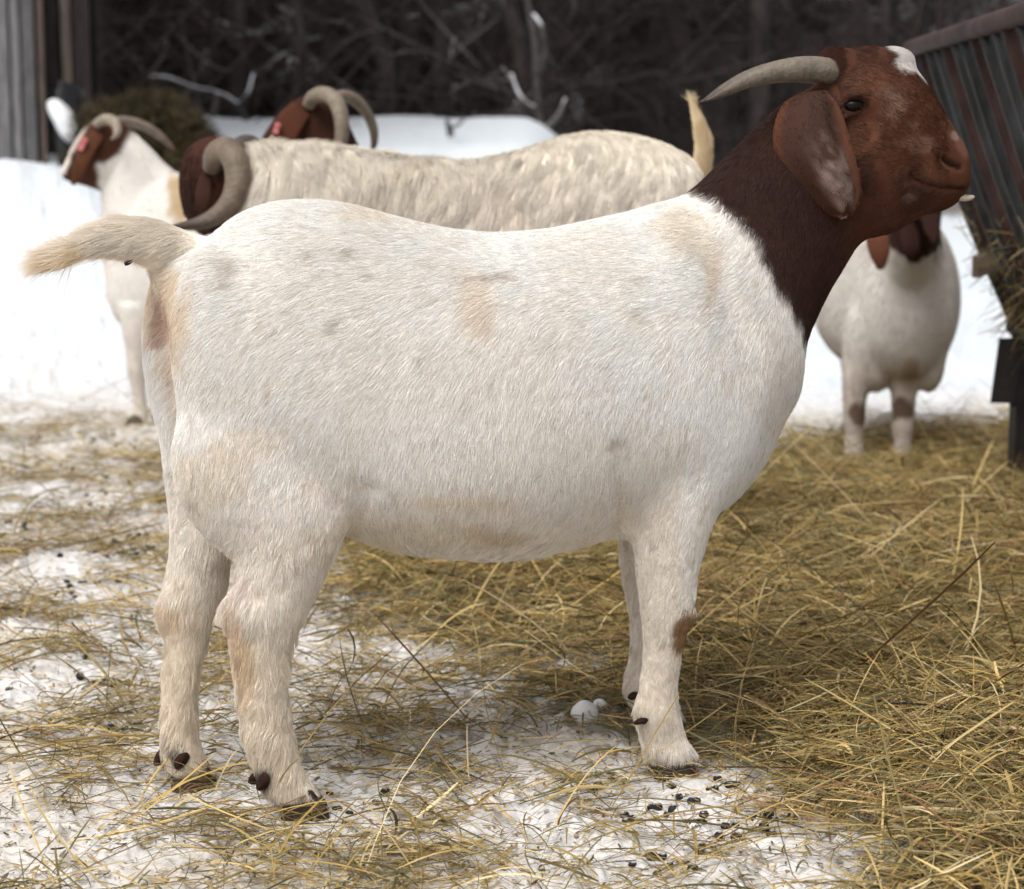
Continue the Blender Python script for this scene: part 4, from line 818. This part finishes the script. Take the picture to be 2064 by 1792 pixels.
    for sg in (-1, 1):
        make_horn(root, [A(xc - .01 + sg * .025, 5.20, .79), A(xc - .01 + sg * .03, 5.27, .82), A(xc - .01 + sg * .035, 5.35, .81), A(xc - .01 + sg * .04, 5.40, .77)], np.array([.017, .016, .012, .002]), A(.28, .23, .17), A(.14, .1, .08), 12, 5, 16)
        eyeball(root, A(xc - .012 + sg * .050, 5.12, .725), .011)
    v, f = tube([A(xc, 6.30, .58), A(xc, 6.38, .60), A(xc, 6.43, .56)], [.03, .025, .006], 10, 4); mesh_ob('tail', v, f, M_SKIN, root, col=np.tile(A(.7, .62, .5), (len(v), 1)))
    hooves(root, spots, (0, -1))
build_buck(); build_back_goat(); build_snow_goat(); build_facing_goat()

# ================================================================== hay rack
def build_rack():
    D = on_depth; Yn, Yf = 3.0, 4.95
    root = empty('hay_rack', (1.1, 4.0, 0), 'rusty metal hay rack of slanting pipes at the edge of the yard', 'hay rack')
    T1, T2 = D(1838, 97, Yf), D(2064, 27, 3.60); d = (T2 - T1) / (T1[1] - T2[1]); T0 = T1 + d * (Yf - Yn); T1 = T1 - d * .02
    mb = MB(); u = unit(T0 - T1); L = np.linalg.norm(T0 - T1)
    v, f = tube([T1 + u * L * t for t in np.linspace(0, 1, 9)], [.020] * 9, 14); mb.add(v, f); v, f = ellipsoid(T1, np.eye(3) * .0198, 14, 8); mb.add(v, f); mb.ob('top_rail', M_RAIL, root)
    off = D(2066, 660, Yf) - D(1856, 105, Yf)                      # slope of the pipes
    ys = np.arange(0, 1.9, .118)
    for i, dy in enumerate(ys):
        a = T1 + d * (dy + .02) + A(.004, 0, -.012); b = a + off + A(0, .02, 0); m = (a + b) / 2 + A(-.018, 0, .01) 
        v, f = tube([a, a * .7 + b * .3 + A(-.012, 0, .005), m, a * .25 + b * .75 + A(-.012, 0, .004), b], [.0118 if i % 2 == 0 else .0095] * 5, 12, 3)
        mesh_ob('bar', v, f, M_PIPE if i % 3 in (0, 2) else M_RUST, root)
    B1, B0 = T1 + off + A(.004, .02, -.01), T1 + off + d * 1.9
    v, f = tube([B1, (B1 + B0) / 2, B0], [.022] * 3, 12); mesh_ob('bottom_rail', v, f, M_DKST, root)
    # end posts, trough board, hanging plate
    for k in (0.02, 1.75):
        p = B1 + d * k; v, f = box((p[0] + .035, p[1], p[2] / 2 + .02), .07, .07, p[2] + .10); mesh_ob('leg', v, f, M_DKST, root, smooth=False)
        v, f = tube([p + A(.03, 0, 0), p + A(.42, 0, .35), p + A(.62, 0, .62)], [.022] * 3, 10); mesh_ob('back_post', v, f, M_RUST, root)
    v, f = tube([B1 + A(.62, 0, .62), B1 + d * 1.85 + A(.62, 0, .62)], [.022, .022], 10); mesh_ob('back_rail', v, f, M_RUST, root)
    p0, p1 = D(2008, 682, 4.72), D(2050, 812, 4.72); c = (p0 + p1) / 2
    mb = MB(); v, f = box(c, p1[0] - p0[0], .012, p0[2] - p1[2], tilt=.10); mb.add(v, f); v, f = box(c + A(.02, .012, 0), .014, .012, p0[2] - p1[2] + .02); mb.add(v, f); mb.ob('plate', M_DKST, root, smooth=False)
    q = D(1998, 552, 4.86); v, f = box(q + A(.16, 0, .03), .40, .06, .05); v[:, 2] += (v[:, 0] - q[0]) * .35; mesh_ob('plank', v, f, mat_noise('old_plank', (.08, .06, .045), (.2, .16, .12), 12, .85, .2, .3, (.4, 2, 2)), root, smooth=False)
    # hay caught in the rack
    r = np.random.default_rng(5); n = 9000; k = r.random(n) * 1.9; t = .58 + .46 * r.random(n) ** .7; P = T1 + d[None] * k[:, None] + off[None] * t[:, None] + A(1, 0, 0) * (r.random(n)[:, None] * .30 - .012) + A(0, 0, 1) * (r.random(n)[:, None] - .3) * .10
    V, F, C = ribbons(P, r.random(n) * 6.28, .05 + .13 * r.random(n), np.full(n, .0028), r.normal(-.8, .5, n), r.normal(0, .9, n), r.normal(0, .02, n), straw_cols(r, n) * .6, r.normal(0, .9, n))
    tag(mesh_ob('rack_hay', V, F, M_STRAW, None, loc=tuple(T1), smooth=False, col=np.clip(C, .01, .9)), 'dry hay caught between the pipes of the metal rack', kind='stuff')
build_rack()

# ================================================================== barn, tarp, old hay heap
def build_barn():
    r = np.random.default_rng(3); D = on_depth; Y = 13.0; x1 = D(98, 300, Y)[0]; gz = .60
    root = empty('barn', (x1, Y, gz), 'weathered grey barn wall of vertical boards at the edge of the wood', 'barn')
    mb = MB(); x = x1
    while x > x1 - 5:
        w = .05 + .07 * r.random(); g = .09 + .14 * r.random(); c = A(g, g * .97, g * .97) if r.random() < .75 else A(.10, .075, .062)
        top = 4.6 + r.normal(0, .04); zb = gz - .1 - r.random() * .05
        v, f = box((x - w / 2, Y + r.normal(0, .01), (top + zb) / 2), w - .012 - .02 * r.random(), .03, top - zb, tilt=r.normal(0, .002)); mb.add(v, f, c); x -= w
    v, f = box((x1 - 2.5, Y + .05, 2.5), 4.96, .02, 4.2); mb.add(v, f, A(.012, .01, .01)); mb.ob('wall', M_WOOD, root, smooth=False)
    mb = MB(); x = x1 + .22; Y2 = Y + .35
    while x > x1 - .1:
        w = .07 + .07 * r.random(); g = .03 + .02 * r.random(); pale = r.random() < .35; c = A(.20, .165, .14) if pale else A(g, g * .8, g * .75)
        v, f = box((x - w / 2, Y2 + r.normal(0, .015), 2.5), w - .02, .03, 4.4, tilt=r.normal(0, .004)); mb.add(v, f, c); x -= w
    v, f = box((x1 + .06, Y2 + .06, 2.5), .36, .02, 4.2); mb.add(v, f, A(.012, .01, .01)); mb.ob('side_wall', M_WOOD, root, smooth=False)
    mb = MB(); v, f = box((x1 - 2.2, Y + 1.2, 4.75), 6.2, 3.4, .06); v[:, 2] += (v[:, 1] - Y) * .25; mb.add(v, f); mb.ob('roof', M_DKST, root, smooth=False)
build_barn()
def lump(name, c, ax, mat, f=6, amp=.15, n=48, m=30, loc=None, seed=0, col=None, parent=None, cut=True):
    v, fc = ellipsoid(np.zeros(3), np.diag(ax), n, m); d = unit(v); v = v * (1 + amp * fbm(v + np.asarray(c), f, seed, 4))[:, None]
    if cut: v[:, 2] = np.maximum(v[:, 2], -ax[2] * .35)
    return mesh_ob(name, v + np.asarray(c), fc, mat, parent, loc=None if parent else c, col=None if col is None else np.tile(col, (len(v), 1)))
def build_heap():
    D = on_depth; c = D(290, 318, 12.0); root = empty('hay_heap', tuple(c - A(0, 0, .1)), 'dark olive heap of old hay behind the white goat by the snow bank', 'hay heap')
    M = mat_noise('old_hay', (.014, .010, .004), (.050, .034, .012), 9, .95, .05, .6)
    V, F = [], []; v, f = ellipsoid(np.zeros(3), np.diag([.40, .36, .36]), 60, 36); d = unit(v); v[:, 0] *= 1 + .12 * (v[:, 2] < 0); v[:, 2] = np.where(v[:, 2] > .2, .2 + (v[:, 2] - .2) * .55, v[:, 2]); v = v * (1 + .24 * fbm(v + c, 4, 3, 4))[:, None]; v[:, 2] = np.where(v[:, 2] < 0, v[:, 2] * .35, v[:, 2]); v = v + c
    mesh_ob('mound', v, f, M, root); r = np.random.default_rng(8); n = 9000; T = tris(f); N = vnormals(v, T); i = r.integers(0, len(v), n); P = v[i] + N[i] * .01
    cc = np.array([A(.06, .042, .014), A(.034, .027, .011), A(.09, .066, .025), A(.022, .017, .008)])[r.integers(0, 4, n)]
    V, F, C = ribbons(P, r.random(n) * 6.28, .05 + .14 * r.random(n), np.full(n, .006), r.normal(-.5, .5, n), r.normal(0, .8, n), r.normal(0, .02, n), cc, r.normal(0, .8, n)); o = mesh_ob('loose_stems', V, F, M_STRAW, root, smooth=False, col=C); o['kind'] = 'stuff'
    # black tarp with snow in its fold, against the barn
    D = on_depth; k = []
    for i, t in enumerate(np.linspace(0, 1, 14)):
        for j, u in enumerate(np.linspace(0, 1, 12)):
            px = mix(96 + 10 * t, 165 + 45 * t ** 2, u); py = mix(190, 345, t) - 26 * math.sin(3.1 * u) * (1 - t)
            k.append(D(px, py, 12.75 - .75 * t ** 1.3) + A(0, .16 * math.sin(u * 9 + 2 * t), 0))
    k = np.array(k); F = [[i * 12 + j, i * 12 + j + 1, (i + 1) * 12 + j + 1, (i + 1) * 12 + j] for i in range(13) for j in range(11)]
    th = k + A(0, .02, -.02); nn = len(k); F2 = F + [[a + nn for a in f[::-1]] for f in F]
    tag(mesh_ob('tarp', np.concatenate([k, th]), F2, M_TARP, None, loc=tuple(k.mean(0))), 'crumpled black tarp draped against the barn corner beside the hay heap', 'tarp')
    q = D(134, 250, 12.2); v, f = ellipsoid(np.zeros(3), np.diag([.075, .09, .15]), 24, 16); v = v * (1 + .12 * fbm(v, 9, 2, 3))[:, None]; v[:, 0] += v[:, 2] * -.45
    tag(mesh_ob('snow_lump', v + q, f, M_SNOW, None, loc=tuple(q)), 'patch of white snow lying in the fold of the black tarp', 'snow')
build_heap()

# ================================================================== droppings and snow lumps
def build_droppings():
    r = np.random.default_rng(19); v, f = ellipsoid(np.zeros(3), np.diag([.0066, .0056, .0050]), 12, 8); me = None; k = 0
    zones = [((1300, 1530), (1560, 1640), 26), ((1180, 1420), (1640, 1760), 16), ((1430, 1640), (1640, 1780), 20), ((0, 320), (1060, 1230), 62), ((100, 320), (940, 1110), 36), ((20, 310), (1330, 1400), 12), ((240, 310), (1440, 1500), 5), ((680, 1000), (1130, 1280), 16), ((640, 900), (1600, 1760), 12), ((0, 300), (820, 960), 30), ((1090, 1260), (1560, 1640), 10), ((1600, 1900), (1400, 1560), 8), ((40, 300), (1250, 1330), 8)]
    for (a, b), (c, d), n in zones:
        m = max(1, n // 4); cx, cy = a + (b - a) * r.random(m), c + (d - c) * r.random(m)
        for i in range(n):
            j = r.integers(m); px, py = cx[j] + r.normal(0, 26), cy[j] + r.normal(0, 13); rr = ray(px, py); p = CAMP + rr * (CAM_H / -rr[2]); z = float(ground_z(p[0], p[1])[0])
            if me is None: o = mesh_ob('dropping', v, f, M_DUNG, None, loc=(0, 0, 0)); me = o.data
            else: o = bpy.data.objects.new('dropping', me); COL.objects.link(o)
            o.location = (p[0], p[1], z + .0015); o.rotation_euler = (r.normal(0, .4), r.normal(0, .4), r.random() * 6.28); o.scale = [(.7 + .6 * r.random()) * k_ for k_ in (.9 + .35 * r.random(), 1, .85 + .25 * r.random())]
            tag(o, 'small round black dropping lying on the trampled snow', 'dropping', 'droppings scattered on the snow')
build_droppings()
def snow_ball(px, py, rad, label, seed):
    rr = ray(px, py); p = CAMP + rr * (CAM_H / -rr[2]); z = float(ground_z(p[0], p[1])[0])
    v, f = ellipsoid(np.zeros(3), np.diag([rad, rad * .9, rad * .85]), 20, 14); v = v * (1 + .10 * fbm(v * 20 / 20, 60, seed, 3))[:, None]
    tag(mesh_ob('snow_lump', v + A(p[0], p[1], z + rad * .85), f, M_SNOW, None, loc=(p[0], p[1], z)), label, 'snow lump')
snow_ball(1178, 1470, .021, 'white snow lump the size of an egg behind the front hoof', 1)
snow_ball(1448, 1448, .011, 'small white snow lump in the hay in front of the front hoof', 2)
snow_ball(1208, 1462, .010, 'tiny snow lump touching the egg-sized snow lump', 3)

# ================================================================== the wood
def tree_mesh(r, H, R, nb, lean=.02):
    t = np.linspace(0, 1, 14); px = np.cumsum(r.normal(0, lean, 14)); py = np.cumsum(r.normal(0, lean, 14)); pts = np.stack([px - px[0], py - py[0], t * H - .2], 1)
    tv, tf = tube(pts, R * (1 - .8 * t) * (1 + .35 * np.exp(-t * 25)), 10); V, F, n = [], [], 0
    for _ in range(nb):
        h = .06 + .9 * r.random() ** 1.3; i = min(int(h * 13), 12); p = pts[i] + (pts[i + 1] - pts[i]) * (h * 13 - i); a = r.random() * 6.28; L = (.35 + .9 * r.random()) * (1.25 - h) * H * .16; el = r.normal(.25, .4)
        d = A(math.cos(a) * math.cos(el), math.sin(a) * math.cos(el), math.sin(el)); q = [p + d * L * s_ + A(0, 0, .25 * L * s_ * s_) + r.normal(0, .03 * L, 3) * (s_ > 0) for s_ in np.linspace(0, 1, 6)]
        v, f = tube(q, np.linspace(R * .16, .004, 6), 5); V.append(v); F += [[x + n for x in g] for g in f]; n += len(v)
        for _ in range(5):
            k = r.integers(1, 6); dd = unit(d + r.normal(0, .7, 3)); l = L * (.2 + .35 * r.random()); qq = [q[k] + dd * l * s_ + r.normal(0, .04 * l, 3) * (s_ > 0) for s_ in (0, .35, .7, 1)]
            v, f = tube(qq, [.006, .005, .0035, .002], 4); V.append(v); F += [[x + n for x in g] for g in f]; n += len(v)
    return tv, tf, np.concatenate(V), F
def build_wood():
    r = np.random.default_rng(23); protos = []; kinds = ['slim dark bare tree in the winter wood beyond the snow', 'stout dark bare tree in the winter wood beyond the snow', 'leaning dark bare tree in the winter wood beyond the snow', 'bare tree with snow lying on its limbs in the winter wood']
    spec = [(9, .07, 34, .02, 0), (11, .10, 40, .02, 0), (12, .17, 44, .02, 1), (13, .22, 46, .02, 1), (8, .08, 36, .09, 2), (9, .11, 40, .10, 2), (7, .06, 40, .06, 3), (9, .09, 44, .05, 3)]
    for H, R, nb, ln, k in spec: protos.append((tree_mesh(r, H, R, nb, ln), k))
    first = {}; placed = []
    n = 0; tries = 0
    while n < 215 and tries < 6000:
        tries += 1; y = 18.5 + 24 * r.random() ** 1.4; a = (r.random() * 2 - 1) * .36; x = a * y
        if a > .03 and y < 25: continue
        if any((x - u) ** 2 + (y - v) ** 2 < .3 for u, v in placed): continue
        placed.append((x, y)); z = float(ground_z(x, y)[0]); i = r.choice(len(protos), p=[.29, .25, .13, .07, .07, .05, .07, .07]); (tv, tf, cv, cf), k = protos[i]; base = (x, y, z)
        if i not in first:
            o = empty('tree', base); p = np.array(base); tr = mesh_ob('trunk', tv + p, tf, M_BARK, o); cr = mesh_ob('crown', cv + p, cf, M_BARKS if k == 3 else M_BARK, o); first[i] = (tr, cr)
        else:
            o = empty('tree', base)
            for src in first[i]: c = src.copy(); COL.objects.link(c); c.parent = o
        o.rotation_euler = (0, 0, r.random() * 6.28); o.scale = [.85 + .35 * r.random()] * 3; tag(o, kinds[k], 'tree', 'bare trees in the wood behind, ' + ['slim', 'stout', 'leaning', 'snowy'][k]); n += 1
    # thicket of twigs and saplings between the trunks
    N = 26000; y = 18 + 20 * r.random(N) ** 1.2; a = (r.random(N) * 2 - 1) * .40; x = a * y; k = ~((a > .03) & (y < 24.5)); x, y = x[k], y[k]; N = len(x); z = ground_z(x, y, False) + r.random(N) ** 1.3 * 3.4
    C = np.array([A(.029, .023, .021), A(.052, .042, .038), A(.17, .15, .15), A(.052, .032, .027)])[r.choice(4, N, p=[.45, .33, .10, .12])]
    V, F, C = ribbons(np.stack([x, y, z], 1), r.random(N) * 6.28, .3 + 1.3 * r.random(N), .006 + .012 * r.random(N), np.where(r.random(N) < .55, r.normal(1.2, .3, N), r.normal(.3, .5, N)), r.normal(0, .7, N), r.normal(0, .06, N), C, r.random(N) * 3, None, 6)
    tag(mesh_ob('thicket', V, F, M_TWIG, None, loc=(0, 20, 0), smooth=False, col=C), 'tangled bare undergrowth of the wood behind the yard', kind='stuff')
    # pale brush at the edge of the field on the right
    N = 2600; y = 21.5 + 4.5 * r.random(N); x = y * (.16 + .2 * r.random(N)); z = ground_z(x, y, False) + .05 + .22 * r.random(N); C = np.array([A(.30, .26, .24), A(.18, .14, .12), A(.42, .38, .36)])[r.integers(0, 3, N)]
    V, F, C = ribbons(np.stack([x, y, z], 1), r.random(N) * 6.28, .2 + .4 * r.random(N), np.full(N, .010), r.normal(1.2, .4, N), r.normal(0, .6, N), r.normal(0, .03, N), C, r.random(N) * 3, None, 5)
    tag(mesh_ob('dry_weeds', V, F, M_TWIG, None, loc=(4, 23, 0), smooth=False, col=C), 'pale dry weeds at the far edge of the snowy field', kind='stuff')
    D = on_depth
    def limb(root, name, pts, r0, r1, Y, mat, m=5):
        P = [D(px, py, Y + dy) for px, py, dy in pts]; v, f = tube(P, np.linspace(r0, r1, len(P)), 10, m); mesh_ob(name, v, f, mat, root)
    # arching snowy bough left of the dark goat head
    def snowy(label, trunk, subs, Y, r0, cat='tree', name='snowy_tree'):
        b = D(trunk[0][0], trunk[0][1], Y); b[2] = float(ground_z(b[0], b[1])[0]); root = empty(name, tuple(b), label, cat); limb(root, 'trunk', trunk, r0, r0 * .45, Y, M_BARKS)
        for s_ in subs: limb(root, 'branch', s_[0], s_[1], s_[1] * .5, Y, M_BARKS)
    snowy('arching snow-covered bough bending down to the snow left of the dark goat head', [(505, 262, 0), (480, 215, 0), (440, 190, .1), (390, 178, .2), (340, 158, .3), (305, 155, .4)], [([(440, 190, .1), (430, 230, 0), (425, 258, 0)], .03), ([(390, 178, .2), (360, 200, .2)], .02), ([(480, 215, 0), (500, 190, 0), (510, 150, .2)], .025)], 16.8, .032, 'tree', 'snowy_tree')
    snowy('pale snow-dusted tree trunk with forked limbs behind the shaggy back', [(1092, 272, 0), (1085, 225, 0), (1083, 170, 0), (1078, 90, .1), (1066, 20, .2), (1050, -80, .3), (1040, -240, .4)], [([(1085, 225, 0), (1050, 200, 0), (1030, 150, .2)], .03), ([(1083, 150, 0), (1098, 110, -.1), (1092, 60, -.1), (1075, 30, 0)], .035), ([(1075, 268, 0), (1050, 230, 0), (1038, 205, 0)], .04), ([(1100, 262, 0), (1125, 235, 0), (1140, 200, .1)], .03)], 17.2, .042)
    snowy('fallen snow-topped log lying at the foot of the pale forked tree', [(980, 274, 0), (1010, 266, 0), (1040, 260, .1)], [([(1010, 266, 0), (1020, 250, 0)], .02)], 16.4, .055, 'log', 'fallen_log')
    snowy('snow-topped fallen branch on the bank left of the dark goat head', [(420, 280, 0), (470, 270, 0), (540, 260, .2)], [([(470, 270, 0), (500, 256, 0), (520, 240, .1)], .03)], 15.8, .05, 'log', 'fallen_branch')
    snowy('broken stump with short snowy limbs standing low in the middle of the snow', [(910, 275, 0), (905, 258, 0), (900, 240, 0)], [([(905, 258, 0), (925, 250, 0), (935, 240, 0)], .018)], 14.8, .03, 'stump', 'broken_stump')
    for i, (px, py, w) in enumerate([(730, 135, 40), (675, 105, 14), (690, 190, 20), (640, 225, 26), (600, 120, 14), (1180, 20, 20), (1500, 10, 16), (1520, 45, 22), (980, 105, 12)]): pass
build_wood()
